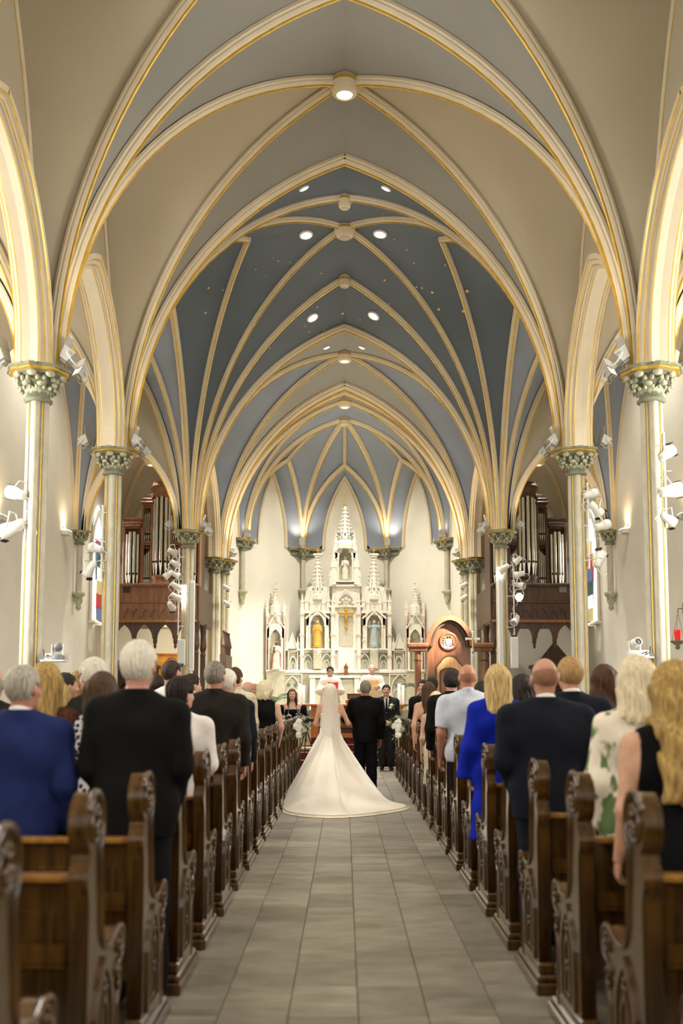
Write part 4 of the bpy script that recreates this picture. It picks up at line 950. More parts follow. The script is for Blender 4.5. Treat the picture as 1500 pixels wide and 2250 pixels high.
# ---- the bridal party
TIE = cloth('black_tie', (14, 14, 14)); PETAL = mat('white_petals', (240, 234, 216), .7, var=.04); GREEN = mat('sage_leaves', (104, 124, 84), .7, var=.3, scale=15)
def flower(mb, c, r, mi=0, n=6):
    for i in range(n):
        a = i*2*math.pi/n+random.random(); mb.ball((c[0]+r*.5*math.cos(a), c[1]+r*.25*(random.random()-.5), c[2]+r*.5*math.sin(a)), (r*.55, r*.35, r*.55), mi, 7, 5)
    mb.ball(c, r*.5, mi, 7, 5)
def groom_x(root, rot):
    shirt_front(root); mb = MB()
    mb = MB(); flower(mb, (-.10, .16, 1.33), .035); flower(mb, (-.075, .165, 1.28), .028)
    for i in range(7): a = i; mb.tube([(-.10, .155, 1.31), (-.10+.07*math.sin(a), .16, 1.31+.08*math.cos(a))], [.004, .012], 5, 1)
    mb.build('boutonniere', [PETAL, GREEN], root)
person('groom with dark hair and moustache in a charcoal suit with white boutonniere', .88, 21.15, 1.79, yaw=math.pi, hair=short(G_DK, vol=.012), wear=suit(cloth('groom_suit', (38, 38, 37))), face=True, b={'tache': 1, 'arms': (ARM_CLASP, ARM_CLASP), 'curl': .8, 'hdir': ((1, .3, -.2), (-1, .3, -.2)), 'hnrm': ((0, -1, 0), (0, -1, 0))}, extras=groom_x, group='bridal party', sk=(214, 158, 130), res=.015)
person('father of the bride in a black suit seen from behind, arm in arm', .33, 15.85, 1.775, hair=short(G_SALT, vol=.012, nape=1.55), wear=suit(cloth('father_suit', (11, 11, 12))), b={'stride': -.10, 'broad': 1.06, 'arms': ({'el': (.30, -.02, 1.15), 'wr': (.12, .22, 1.10)}, ARM_SIDE)}, hyaw=.1, extras=None, group='bridal party', sk=(170, 100, 76), res=.014)
GOWN = mat('ivory_satin', (243, 236, 222), .5, var=.03, scale=14)
VEIL = mat('ivory_tulle', (246, 236, 218), .7, var=.05, scale=60, alpha=.62)
LACEW = mat('ivory_lace', (244, 232, 210), .7, scale=70, rgb2=(200, 184, 160), vor=True, ramp=(.1, .5))
bride = person('bride in a long ivory gown and veil walking up the aisle', -.225, 15.62, 1.71, hair=dict(kind='long', col=G_BLOND, end=1.5, vol=.02, wide=.06, back=.05, wave=.004), wear=(('top', GOWN, {'hem': .75, 'top': 1.30, 'name': 'bodice', 'amp': .001}),), b={'fem': True, 'nohands': False, 'arms': ({'el': (.26, .02, 1.13), 'wr': (.12, .25, 1.09)}, {'el': (.31, .02, 1.14), 'wr': (.36, .26, 1.12)})}, group='bridal party', sk=(210, 152, 116), res=.014)
bride['label'] = 'bride in a long ivory gown and veil walking up the aisle'
# gown: waist ring swept out to the hem drawn on the floor
hem_back = [(622, 1752), (619, 1768), (623, 1783), (650, 1792), (707, 1797), (767, 1796), (833, 1789), (893, 1777), (868, 1766), (838, 1758)]
hb_ = [atZ(x, y, 0) for x, y in hem_back]; hb_ = [V(-.74, 14.9, 0)]+hb_+[V(.42, 14.9, 0)]
front = [V(.33, 15.6, 0), V(.15, 16.0, 0), V(-.22, 16.12, 0), V(-.55, 15.95, 0), V(-.72, 15.5, 0)]
loop = hb_+front
def catmull(P, n, closed=True):
    out = []; m = len(P)
    for i in range(m):
        p0, p1, p2, p3 = P[i-1], P[i], P[(i+1) % m], P[(i+2) % m]
        for k in range(n):
            t = k/n; out.append(.5*((2*p1)+(p2-p0)*t+(2*p0-5*p1+4*p2-p3)*t*t+(3*p1-p0-3*p2+p3)*t**3))
    return out
HEM = catmull(loop, 7); NH = len(HEM); bc = V(-.225, 15.60, 0)
GZ = 1.0
def gown_pt(i, t, lift=0.0):
    h = HEM[i % NH]; d = (h-bc); ang = math.atan2(d.x, -d.y); r = d.length
    w = bc+V(.145*math.sin(ang), -.115*math.cos(ang), 0)
    p = 1.22+(1.9*max(0, min(1, (r-1.3)/.8)) if h.x > bc.x+.25 else .3*max(0, min(1, (r-1.6)/1.8)))
    ripple = .035*t*(1-t)*4*math.sin(i*.9)*.5+.02*t*math.sin(i*1.7+1)
    q = w.lerp(h, t**.93); z = GZ*(1-t)**p
    n = V(math.sin(ang), -math.cos(ang), 0)
    return q+n*(ripple*(1-t*.8)+lift)+V(0, 0, z+.012+lift)
mb = MB(); mb.grid([[gown_pt(i, t/22) for i in range(NH)] for t in range(23)], closed=True)
mb.add([gown_pt(i, 1) for i in range(NH)], [tuple(range(NH))])
g = mb.build('gown_skirt', GOWN, None); g.parent = bride; g.matrix_parent_inverse = Matrix.LocRotScale(V(-.225, 15.62, 0), None, V(1, 1, 1)*(1.71/1.75)).inverted()
mb = MB(); lr = [[], [], []]
for i in range(4, 7*11):
    p = gown_pt(i, 1); d_ = (HEM[i]-bc).normalized(); e_ = .055+.02*abs(math.sin(i*.9)); e_ *= min(1, (i-3)/6, (7*11-i)/6)
    for q in range(3): lr[q].append(V(p.x, p.y, 0)+d_*(-.05+(.05+e_)*q/2)+V(0, 0, (.03, .016, .006)[q]))
mb.grid(lr); lc = mb.build('lace_hem', LACEW, None); lc.parent = bride; lc.matrix_parent_inverse = g.matrix_parent_inverse.copy()
# veil
i0, i1 = 12, 60; rows = []; nv = 40
def vrow(c, a, dpt, z, zside, n=nv, fr=0):
    R_ = []
    for k in range(n+1):
        u = -1+2*k/n; th = u*math.pi*.5*(1+fr); R_.append(V(c[0]+a*math.sin(th), c[1]-dpt*math.cos(th), z-zside*abs(u)**2+.0)+V(0, -.006*math.sin(k*1.9), 0))
    return R_
cb = (-.225, 15.60)
for c, a, dpt, z, zs in (((-.225, 15.66), .05, .02, 1.735, .02), ((-.225, 15.62), .085, .06, 1.725, .05), ((-.225, 15.60), .105, .115, 1.69, .06), (cb, .115, .14, 1.62, .05), (cb, .12, .155, 1.52, .04), (cb, .125, .165, 1.40, .02), (cb, .14, .18, 1.25, 0), (cb, .165, .195, 1.10, 0)): rows.append(vrow(c, a, dpt, z, zs))
for t in [.04, .09, .15, .22, .3, .4, .5, .6, .7, .8, .9, .985]:
    r = []
    for k in range(nv+1):
        f = i0+(i1-i0)*k/nv; ia = int(f); p = gown_pt(ia, t, .018).lerp(gown_pt(ia+1, t, .018), f-ia); r.append(p)
    rows.append(r)
mb = MB(); mb.grid(rows); vv = mb.build('veil', VEIL, None); vv.parent = bride; vv.matrix_parent_inverse = g.matrix_parent_inverse.copy()
# ---- clergy
def priest_band(root, rot):
    mb = MB(); rows = []
    for j in range(10):
        z = 1.36-.11*j; y = .16+.018*j+(.03 if 2 < j < 7 else 0); rows.append([(-.085, y, z), (0, y+.03, z), (.085, y, z)])
    mb.grid(rows); mb.grid([[(x, y-.02, z) for x, y, z in r][::-1] for r in rows]); mb.build('orphrey_band', ROBEG, root); collar(root, ROBE, 1.475, .062)
def hold_book(m, tiltz, px):
    def f(root, rot):
        priest_band(root, rot); mb = MB()
        for s in (-1, 1): mb.add([(px, .34, 1.17), (px+s*.13, .36, 1.19), (px+s*.13, .31, 1.36), (px, .29, 1.34), (px, .355, 1.17), (px+s*.13, .375, 1.19), (px+s*.13, .325, 1.36), (px, .305, 1.34)], [(0, 1, 2, 3), (7, 6, 5, 4), (0, 4, 5, 1), (1, 5, 6, 2), (2, 6, 7, 3)])
        mb.build('held_book', m, root)
    return f
PARM = ({'el': (.27, .05, 1.13), 'wr': (.13, .28, 1.16)}, {'el': (.27, .05, 1.13), 'wr': (.13, .28, 1.16)})
person('dark-haired priest with glasses in white vestments holding a red book', -.345, 23.6, 1.62, yaw=math.pi, z0=ZSAN, hair=short(G_DK, vol=.02, nape=1.54), wear=(('robe', ROBE, {'name': 'chasuble'}),), face=True, b={'glasses': 1, 'arms': PARM, 'broad': 1.05}, extras=hold_book(mat('red_book', (196, 40, 44), .5), 0, -.08), group='clergy', sk=(222, 170, 148), res=.018)
person('bald priest with white hair in cream vestments holding an open book', .65, 23.6, 1.675, yaw=math.pi, z0=ZSAN, hair=dict(kind='fringe', col=G_WHITE, ftop=1.68), wear=(('robe', ROBE, {'name': 'chasuble'}),), face=True, b={'arms': PARM, 'broad': 1.08}, extras=hold_book(mat('tan_book', (206, 160, 96), .5), 0, 0), group='clergy', sk=(230, 172, 154), res=.018)
# ---- photographer in black
def cams(root, rot):
    for s, y, z in ((1, .30, 1.16), (-1, .34, 1.20)):
        mb = MB(); mb.box((s*.10, y, z), (.14, .07, .10), bev=.015); mb.box((s*.10, y, z+.06), (.06, .06, .04), bev=.012); mb.lathe([(.036, 0), (.038, .03), (.034, .035), (.041, .1), (.041, .12), (.03, .12), (.028, .09), (.001, .09)], (s*.10, y+.03, z), n=14, axis=(0, 1, 0)); mb.build('camera', M_BLACK, root)
    mb = MB(); mb.tube([(-.10, .3, 1.2), (-.09, .13, 1.35), (-.06, .0, 1.46), (0, -.07, 1.48), (.06, .0, 1.46), (.09, .13, 1.35), (.10, .3, 1.2)], .009, 6); mb.build('camera_strap', M_BLACK, root)
    v, q = nets(lambda x, y, z: np.minimum(el((x, y, z), (.235, .0, 1.30), (.085, .10, .13)), el((x, y, z), (-.235, .0, 1.30), (.085, .10, .13)))+.006*np.sin(40*x+25*z), (-.35, -.14, 1.14), (.35, .14, 1.46), .014); inst('puff_sleeves', np_mesh('puff', [(v, q, 0)], BDR), root)
person('female photographer with long brown hair in a black off-shoulder dress holding two cameras', -1.06, 20.15, 1.69, yaw=math.pi+.15, hair=lng(G_BRN, end=1.33, wide=.085, sidey=.02, back=.03), wear=(('top', BDR, {'hem': .1, 'top': 1.33}),), face=True, b={'fem': True, 'arms': ({'el': (.27, .05, 1.13), 'wr': (.14, .26, 1.14)}, {'el': (.27, .05, 1.13), 'wr': (.14, .27, 1.17)})}, extras=cams, group='photographers', sk=(216, 160, 132), res=.018)
# ================================================================== high altar
YR = 31.0
def R(px, py, Y=YR): p = atY(px, py, Y); return p.x, p.z
PXM = YR/FPX
def pinn(parent, name, x, z0, zt, w, y, mats=None, crock=True, cross=False):
    """square pinnacle: shaft, little gables, crocketed spire, finial"""
    h = zt-z0; mb = MB(); hs = h*.42
    mb.box((0, 0, hs/2), (w, w, hs)); mb.box((0, 0, hs), (w*1.25, w*1.25, h*.03)); mb.box((0, 0, h*.02), (w*1.2, w*1.2, h*.04))
    for s in (-1, 1):
        mb.prism([(-w*.6, 0), (w*.6, 0), (0, h*.16)], (0, s*w*.6, hs), (1, 0, 0), (0, 0, 1), (0, -s, 0), w*.12)
        mb.prism([(-w*.6, 0), (w*.6, 0), (0, h*.16)], (s*w*.6, 0, hs), (0, 1, 0), (0, 0, 1), (-s, 0, 0), w*.12)
    mb.lathe([(w*.62, hs), (w*.08, h*.93)], n=4, smooth=False, rz=math.pi/4)
    if crock:
        for k in range(5):
            t = (k+.6)/5.6; r = w*.62*(1-t)+w*.08*t+w*.05; z = hs+(h*.93-hs)*t
            for a in range(4): an = math.pi/4+a*math.pi/2; mb.ball((r*math.cos(an), r*math.sin(an), z), w*.13, n=6, m=4)
    if cross: mb.box((0, 0, h*1.0), (w*.14, w*.1, h*.14), mi=1); mb.box((0, 0, h*1.02), (w*.5, w*.1, h*.03), mi=1); mb.ball((0, 0, h*.93), w*.14, mi=1)
    else: mb.ball((0, 0, h*.94), w*.18, n=7, m=5); mb.ball((0, 0, h*.985), w*.1, n=6, m=4)
    return mb.build(name, mats or [M_STONE, M_GILT], parent, loc=(x, y, z0))
def niche(parent, x, z0, z1, w, y, d=.22, name='niche'):
    """recess: back, two jamb shafts, pointed canopy arch with gable"""
    mb = MB(); H = z1-z0; zs = z0+H*.68
    mb.box((x, y+d, z0+H/2), (w*1.1, .03, H), mi=1)
    for s in (-1, 1):
        mb.box((x+s*w*.5, y+d*.5, z0+H*.5), (w*.14, d, H)); mb.tube([(x+s*w*.40, y-.01, z0), (x+s*w*.40, y-.01, zs)], w*.05, 7, 0)
        mb.box((x+s*w*.42, y-.005, zs), (w*.2, .06, H*.03))
    L = lancet(x-w*.40, x+w*.40, zs, zs); arc_ = L[1:-1]
    mb.band(arc_, w*.09, (0, y-.03, 0), (1, 0, 0), (0, 0, 1), (0, 1, 0), .06)
    for s in (-1, 1): mb.box((x+s*w*.48, y+.025, (zs+z1)/2), (w*.16, .05, z1-zs))
    for p, q in zip(arc_[:-1], arc_[1:]):
        if q[0]-p[0] > 1e-4: mb.prism([p, q, (q[0], z1), (p[0], z1)], (0, y, 0), (1, 0, 0), (0, 0, 1), (0, 1, 0), .05)
    mb.box((x, y+d*.4, z0-.02), (w*1.2, d+.1, .05))
    o = mb.build(name, [M_STONE, M_STONE2], parent)
    g = MB(); g.band([(x-w*.6, z1-H*.1), (x, z1+H*.22), (x+w*.6, z1-H*.1)], w*.09, (0, y-.05, 0), (1, 0, 0), (0, 0, 1), (0, 1, 0), .05)
    for k in range(4):
        for s in (-1, 1): t = (k+.5)/4; g.ball((x+s*w*.62*(1-t), y-.03, z1-H*.1+H*.32*t+.02), .022, n=6, m=4)
    g.ball((x, y-.03, z1+H*.25), .035, n=6, m=5); g.build('canopy_gable', M_STONE, o)
    return o
ALT = empty('high_altar', (0, 0, 0), 0, 'white marble gothic high altar with crocketed spires filling the apse', 'altar')
def slab(name, px0, px1, py0, py1, y, d, m=M_STONE, bev=.012, parent=ALT):
    x0, z1 = R(px0, py0, y); x1, z0 = R(px1, py1, y); mb = MB(); mb.box(((x0+x1)/2, y+d/2, (z0+z1)/2), (x1-x0, d, z1-z0), bev=bev); return mb.build(name, m, parent)
slab('base', 583, 935, 1480, 1562, 31.0, .75, M_STONE2); slab('ledge', 580, 938, 1472, 1479, 30.9, .9)
slab('gradine', 625, 893, 1425, 1430, 31.0, .5); slab('back_screen', 628, 890, 1428, 1475, 31.12, .3, M_STONE2)
# lower tracery panels
def tracery(px0, px1, py0, py1, y, heads=2):
    x0, z1 = R(px0, py0, y); x1, z0 = R(px1, py1, y); mb = MB(); w = x1-x0; U = ((1, 0, 0), (0, 0, 1), (0, 1, 0))
    mb.ring([(x0, z0), (x0, z1), (x1, z1), (x1, z0)], [(x0+.04, z0+.04), (x0+.04, z1-.04), (x1-.04, z1-.04), (x1-.04, z0+.04)], (0, y-.04, 0), *U, .06)
    zs = z0+(z1-z0)*.45; L = lancet(x0+.07, x1-.07, z0+.05, zs); mb.band(L, .035, (0, y-.035, 0), *U, .04)
    q = (w-.2)/heads
    for k in range(heads):
        a = x0+.1+k*q; L = lancet(a+.02, a+q-.02, z0+.05, z0+(z1-z0)*.28); mb.band(L, .022, (0, y-.03, 0), *U, .03)
    o = mb.build('tracery_panel', M_STONE, ALT); t = MB()
    for k in range(heads):
        cx = x0+.1+(k+.5)*q; cz = z0+(z1-z0)*.62
        for dx, dz in ((.03, 0), (-.03, 0), (0, .03), (0, -.03)): t.ball((cx+dx, y-.012, cz+dz), (.028, .012, .028), n=8, m=5)
    t.build('green_quatrefoil', M_TEAL, o)
for a, b in ((620, 664), (854, 904)): tracery(a, b, 1480, 1545, 30.96)
for a, b in ((632, 655), (662, 690), (702, 732), (786, 816), (828, 856), (864, 888)): tracery(a, b, 1431, 1473, 31.08, 1)
# altar table
slab('altar_table_top', 678, 792, 1484, 1490, 30.35, .65); slab('altar_front_panel', 690, 780, 1492, 1560, 30.5, .3, M_STONE2)
for a, b in ((680, 692), (778, 790)): slab('altar_pier', a, b, 1490, 1560, 30.4, .4)
# central tower
slab('tower_body', 727, 793, 1335, 1478, 31.05, .5); slab('tabernacle', 742, 778, 1425, 1478, 30.85, .3, M_STONE)
slab('cross_panel', 745, 775, 1330, 1420, 31.0, .08, M_STONE2)
x_, z_ = R(760, 1300, 30.98); x0, z0 = R(742, 1335, 30.98); x1, z1 = R(778, 1302, 30.98)
mb = MB(); L = lancet(x0, x1, z0, z0+.12); mb.band(L, .05, (0, 30.95, 0), (1, 0, 0), (0, 0, 1), (0, 1, 0), .08)
for k in range(5): mb.ball((x0+(x1-x0)*(k+.5)/5, 30.99, z0+.1+.16*math.sin(math.pi*(k+.5)/5)), .05, n=7, m=5)
mb.build('relief_tympanum', M_STONE, ALT)
slab('tower_stage', 729, 791, 1285, 1337, 31.1, .4); slab('cornice', 722, 798, 1330, 1335, 30.98, .5); slab('cornice', 726, 794, 1284, 1289, 31.02, .45)
xa, za = R(735, 1276, 31.05); xb, zb = R(782, 1205, 31.05); cxm = (xa+xb)/2
niche(ALT, cxm, za, zb, (xb-xa)*.85, 31.05, name='upper_niche')
for px in (733, 783, 728, 788):
    x, zlo = R(px, 1288 if px in (728, 788) else 1285, 31.05); _, zhi = R(px, 1238 if px in (728, 788) else 1192, 31.05); pinn(ALT, 'pinnacle', x, zlo, zhi, .11 if px in (728, 788) else .13, 31.05)
x, zlo = R(758, 1207, 31.15); _, zhi = R(758, 1112, 31.15)
mb = MB(); hh_ = zhi-zlo; mb.lathe([(.30, 0), (.30, hh_*.12), (.22, hh_*.2), (.24, hh_*.24), (.03, hh_)], n=8, smooth=False)
for k in range(8):
    t = (k+.5)/8; r = .24*(1-t)+.04
    for a in range(8): an = a*math.pi/4+.39; mb.ball((r*math.cos(an), r*math.sin(an), hh_*(.26+.7*t)), .036, n=6, m=4)
for a in range(8): an = a*math.pi/4; mb.ball((.235*math.cos(an), .235*math.sin(an), hh_*.33), (.03, .03, .06), mi=1, n=6, m=4)
mb.build('great_spire', [M_STONE, M_TEAL], ALT, loc=(x, 31.15, zlo))
mb = MB(); mb.ball((0, 0, .03), .05); mb.box((0, 0, .25), (.03, .03, .42)); mb.box((0, 0, .34), (.22, .03, .03)); mb.build('gilt_cross', M_GILT, ALT, loc=(x, 31.15, zhi))
for k, (px, zz) in enumerate(((738, 1192), (778, 1192), (748, 1188), (768, 1188))):
    x, a = R(px, 1215, 31.1); _, b = R(px, zz-28, 31.1); pinn(ALT, 'pinnacle', x, a, b, .085, 31.08)
# flanking towers with niches and spires
for cx, out in ((697, -1), (822, 1)):
    x, z0 = R(cx, 1425, 31.0); _, z1 = R(cx, 1352, 31.0); niche(ALT, x, z0, z1, .62, 30.98, name='statue_niche')
    slab('tower_body', cx-27, cx+27, 1340, 1426, 31.2, .3, M_STONE2); slab('cornice', cx-29, cx+29, 1343, 1348, 31.0, .4); slab('tower_stage', cx-22, cx+22, 1290, 1345, 31.1, .35)
    o_ = slab('statue_pedestal', cx-9, cx+9, 1424, 1470, 30.8, .22, M_STONE2)
    xs_, zb_ = R(cx, 1425, 30.85); mb = MB(); mb.lathe([(.06, -.55), (.06, -.2), (.13, -.1), (.16, -.04), (.16, 0), (.001, 0)], n=8, smooth=False); mb.build('bracket_capital', M_STONE, ALT, loc=(xs_, 30.86, zb_))
    a_, zt = R(cx, 1300, 31.1), None
    mb = MB(); zlo = R(cx, 1318, 31.2)[1]; zhi = R(cx, 1222, 31.2)[1]; h_ = zhi-zlo
    mb.lathe([(.26, 0), (.26, h_*.1), (.22, h_*.14), (.035, h_)], n=8, smooth=False)
    for k in range(9):
        t = (k+.5)/9; r = .22*(1-t)+.04
        for a in range(8): an = a*math.pi/4+.39; mb.ball((r*math.cos(an), r*math.sin(an), h_*(.16+.8*t)), .03, n=6, m=4)
    for a in range(8): an = a*math.pi/4; mb.ball((.205*math.cos(an), .205*math.sin(an), h_*.24), (.026, .026, .05), mi=1, n=6, m=4)
    mb.build('spire', [M_STONE, M_TEAL], ALT, loc=(x, 31.25, zlo))
    mb = MB(); mb.box((0, 0, .02), (.3, .2, .07), bev=.02); mb.box((0, 0, -.05), (.2, .16, .06), bev=.02); mb.box((0, 0, .14), (.035, .035, .2), mi=1); mb.box((0, 0, .17), (.12, .03, .03), mi=1); mb.build('finial', [M_STONE, M_GILT], ALT, loc=(x, 31.25, zhi+.03))
    for dx in (-24, -13, 13, 24):
        xx, a = R(cx+dx, 1348, 31.05); _, b = R(cx+dx, 1285 if abs(dx) > 20 else 1295, 31.05); pinn(ALT, 'pinnacle', xx, a, b, .10, 31.08)
    for dx in (-34, 34):
        xx, a = R(cx+dx, 1472, 31.0); _, b = R(cx+dx, 1320, 31.0); mb = MB(); mb.box((0, 0, (b-a)*.45), (.13, .2, (b-a)*.9), bev=.02)
        for q in range(3): mb.box((0, -.01, (b-a)*(.2+.3*q)), (.17, .24, .05), mi=1)
        mb.build('buttress', [M_STONE, M_PINK], ALT, loc=(xx, 31.05, a)); pinn(ALT, 'pinnacle', xx, a+(b-a)*.88, b+.25, .10, 31.05)
# small gabled screens
for cx in (642, 876):
    x, a = R(cx, 1428, 31.0); _, b = R(cx, 1393, 31.0)
    mb = MB(); mb.prism([(-.14, 0), (.14, 0), (0, b-a)], (0, 0, 0), (1, 0, 0), (0, 0, 1), (0, 1, 0), .08); mb.band([(-.17, -.02), (0, b-a+.04), (.17, -.02)], .05, (0, -.03, 0), (1, 0, 0), (0, 0, 1), (0, 1, 0), .12); mb.build('gable', M_STONE, ALT, loc=(x, 31.0, a))
    for dx in (-12, 12): xx, a2 = R(cx+dx, 1430, 31.0); _, b2 = R(cx+dx, 1398, 31.0); pinn(ALT, 'pinnacle', xx, a2, b2, .075, 31.0)
# outer tabernacle towers
for cx in (605, 912):
    x, z0 = R(cx, 1472, 30.7); _, z1 = R(cx, 1372, 30.7); niche(ALT, x, z0, z1, .46, 30.62, name='statue_niche'); slab('tower_stage', cx-18, cx+18, 1345, 1375, 30.75, .3)
    for dx in (-19, 19): xx, a = R(cx+dx, 1480, 30.65); _, b = R(cx+dx, 1352, 30.65); mb = MB(); mb.box((0, 0, (b-a)/2), (.08, .12, b-a), bev=.01, mi=1); mb.build('buttress', [M_STONE, M_PINK], ALT, loc=(xx, 30.68, a)); pinn(ALT, 'pinnacle', xx, b-.05, b+.55, .085, 30.68)
    x, a = R(cx, 1352, 30.8); _, b = R(cx, 1288, 30.8); mb = MB(); h_ = b-a; mb.lathe([(.18, 0), (.18, h_*.3), (.12, h_*.36), (.015, h_)], n=8, smooth=False)
    for k in range(6):
        t = (k+.5)/6; r = .12*(1-t)+.035
        for q in range(8): an = q*math.pi/4+.39; mb.ball((r*math.cos(an), r*math.sin(an), h_*(.38+.58*t)), .02, n=6, m=4)
    mb.box((0, 0, h_+.06), (.025, .025, .16)); mb.box((0, 0, h_+.08), (.10, .025, .025)); mb.build('spire', M_STONE, ALT, loc=(x, 30.8, a))
    slab('tower_foot', cx-20, cx+20, 1474, 1560, 30.6, .5, M_STONE2)
# figures
def figure(name, label, x, y, z, h, mats, wings=False, child=False, arms='fold', group='altar statues'):
    m1, m2, mh = mats; r = empty(name, (x, y, z), math.pi, label, 'statue', group); s = h/1.0; r.scale = (s, s, s)
    def rob(X, Y, Z):
        P = (X, Y, Z); d = rc(P, (0, 0, .04), (0, 0, .55), .15, .10, .8); d = sm(d, rc(P, (-.08, 0, .74), (.08, 0, .74), .06, .06, .8), .06); d = sm(d, rc(P, (0, 0, .55), (0, 0, .74), .10, .10, .75), .05)
        for q in (-1, 1):
            if arms == 'fold': a, b2 = (q*.15, .0, .58), (q*.04, .13, .66)
            elif arms == 'raise': a, b2 = (q*.19, .02, .72), (q*.17, .06, .92)
            else: a, b2 = (q*.17, .02, .57), (q*.2, .09, .45)
            d = sm(d, rc(P, (q*.12, 0, .75), a, .045, .04), .03); d = sm(d, rc(P, a, b2, .04, .03), .02)
        an = np.arctan2(X, Y); return np.maximum(d+.008*np.sin(an*13)*np.clip(.75-Z, 0, 1), -Z)
    v, q = nets(rob, (-.27, -.2, 0), (.27, .22, 1.0), .017); inst('robe', np_mesh('robe', [(v, q, 0)], m1), r)
    def cloak(X, Y, Z):
        P = (X, Y, Z); d = rc(P, (0, -.03, .10), (0, -.02, .76), .165, .115, .75); return np.maximum(np.maximum(d, Y-.02+.25*(Z-.4)), .06-Z)
    v, q = nets(cloak, (-.22, -.2, 0), (.22, .15, .9), .017); inst('cloak', np_mesh('cloak', [(v, q, 0)], m2), r)
    v, q = nets(lambda X, Y, Z: sm(el((X, Y, Z), (0, .015, .90), (.052, .062, .075)), sm(rc((X, Y, Z), (0, 0, .76), (0, .005, .86), .035, .035), el((X, Y, Z), (0, .078, .892), (.009, .012, .014)), .01), .02), (-.08, -.08, .74), (.08, .11, 1.0), .009); inst('head', np_mesh('head', [(v, q, 0)], mh), r)
    v, q = nets(lambda X, Y, Z: np.maximum(el((X, Y, Z), (0, 0, .905), (.066, .072, .083)), -np.maximum(.025-Y, Z-.945)), (-.09, -.1, .8), (.09, .1, 1.0), .011); inst('hair', np_mesh('hairs', [(v, q, 0)], m2), r)
    mb = MB(); mb.lathe([(.17, -.05), (.17, 0), (.001, 0)], n=8, smooth=False); mb.build('plinth', m1, r)
    if wings:
        for q in (-1, 1):
            mb = MB(); P = [(0, 0), (.16, .12), (.22, .30), (.14, .18), (.12, -.05), (.10, -.25), (.03, -.15)]; mb.prism([(a*q, b2) for a, b2 in P], (q*.05, -.10, .68), (1, -.3*q, 0), (0, 0, 1), (0, -1, 0), .03); mb.build('wing', mh, r)
    if child:
        mb = MB(); mb.ball((.08, .13, .62), (.05, .05, .09)); mb.ball((.08, .15, .74), .04); mb.build('held_child', mh, r)
    return r
ST_W = mat('statue_white', (224, 216, 196), .5); ST_Y = mat('statue_yellow', (226, 176, 70), .5, var=.1); ST_B = mat('statue_blue', (166, 186, 190), .5, var=.1); ST_G = mat('statue_gold_trim', (206, 170, 100), .5); ST_F = mat('statue_flesh', (206, 170, 140), .5); ST_P = mat('statue_pink', (196, 120, 110), .5); ST_BR = mat('statue_wood', (120, 76, 40), .5); ST_DK = mat('statue_brown', (96, 66, 48), .5)
for args in (('statue', 'white robed statue in the topmost niche of the high altar', 758, 1272, 1222, 31.12, (ST_W, ST_W, ST_W), {}),
             ('statue', 'gold-yellow robed statue in the left altar niche', 697, 1420, 1362, 30.92, (ST_Y, ST_Y, ST_F), {}),
             ('statue', 'pale blue robed statue with raised arms in the right altar niche', 822, 1420, 1362, 30.92, (ST_B, ST_G, ST_F), {'arms': 'raise'}),
             ('statue', 'small white figure between gold statue and altar cross', 719, 1425, 1398, 30.98, (ST_W, ST_W, ST_W), {}),
             ('statue', 'small white figure between altar cross and blue statue', 800, 1425, 1398, 30.98, (ST_W, ST_W, ST_W), {}),
             ('statue', 'statue in white with pink sash holding a child, far left altar tower', 607, 1468, 1408, 30.45, (ST_W, ST_P, ST_DK), {'child': True}),
             ('statue', 'brown wooden figure standing in the middle of the altar table', 760, 1484, 1457, 30.6, (ST_BR, ST_BR, ST_BR), {})):
    n, lb, px, p0, p1, yy, ms, kw = args; x, z0 = R(px, p0, yy); _, z1 = R(px, p1, yy); figure(n, lb, x, yy, z0, z1-z0, ms, **kw)
x, z0 = R(760, 1378, 30.9); _, z1 = R(760, 1335, 30.9); cr = empty('crucifix', (x, 30.93, z0), 0, 'gilded crucifix on the centre of the high altar', 'crucifix'); h_ = z1-z0
mb = MB(); mb.box((0, 0, h_*.5), (.06, .04, h_), bev=.01); mb.box((0, 0, h_*.72), (h_*.62, .04, .06), bev=.01)
for a, b in ((0, h_), (0, 0), (h_*.31, h_*.72), (-h_*.31, h_*.72)): mb.ball((a, 0, b), (.055, .03, .055))
mb.build('cross', M_GILT, cr); mb = MB(); mb.tube([(0, -.04, h_*.2), (.01, -.05, h_*.4), (0, -.05, h_*.6), (0, -.05, h_*.72)], [.02, .035, .045, .03], 8); mb.ball((0, -.06, h_*.79), .035)
for s in (-1, 1): mb.tube([(0, -.05, h_*.69), (s*h_*.14, -.05, h_*.74), (s*h_*.26, -.045, h_*.75)], [.025, .02, .014], 6)
mb.build('figure', M_GILT, cr)
# ================================================================== sanctuary furniture
def B(mb, x0, x1, y0, y1, z0, z1, mi=0, bev=.008): mb.box(((x0+x1)/2, (y0+y1)/2, (z0+z1)/2), (x1-x0, y1-y0, z1-z0), mi, bev=bev); return mb
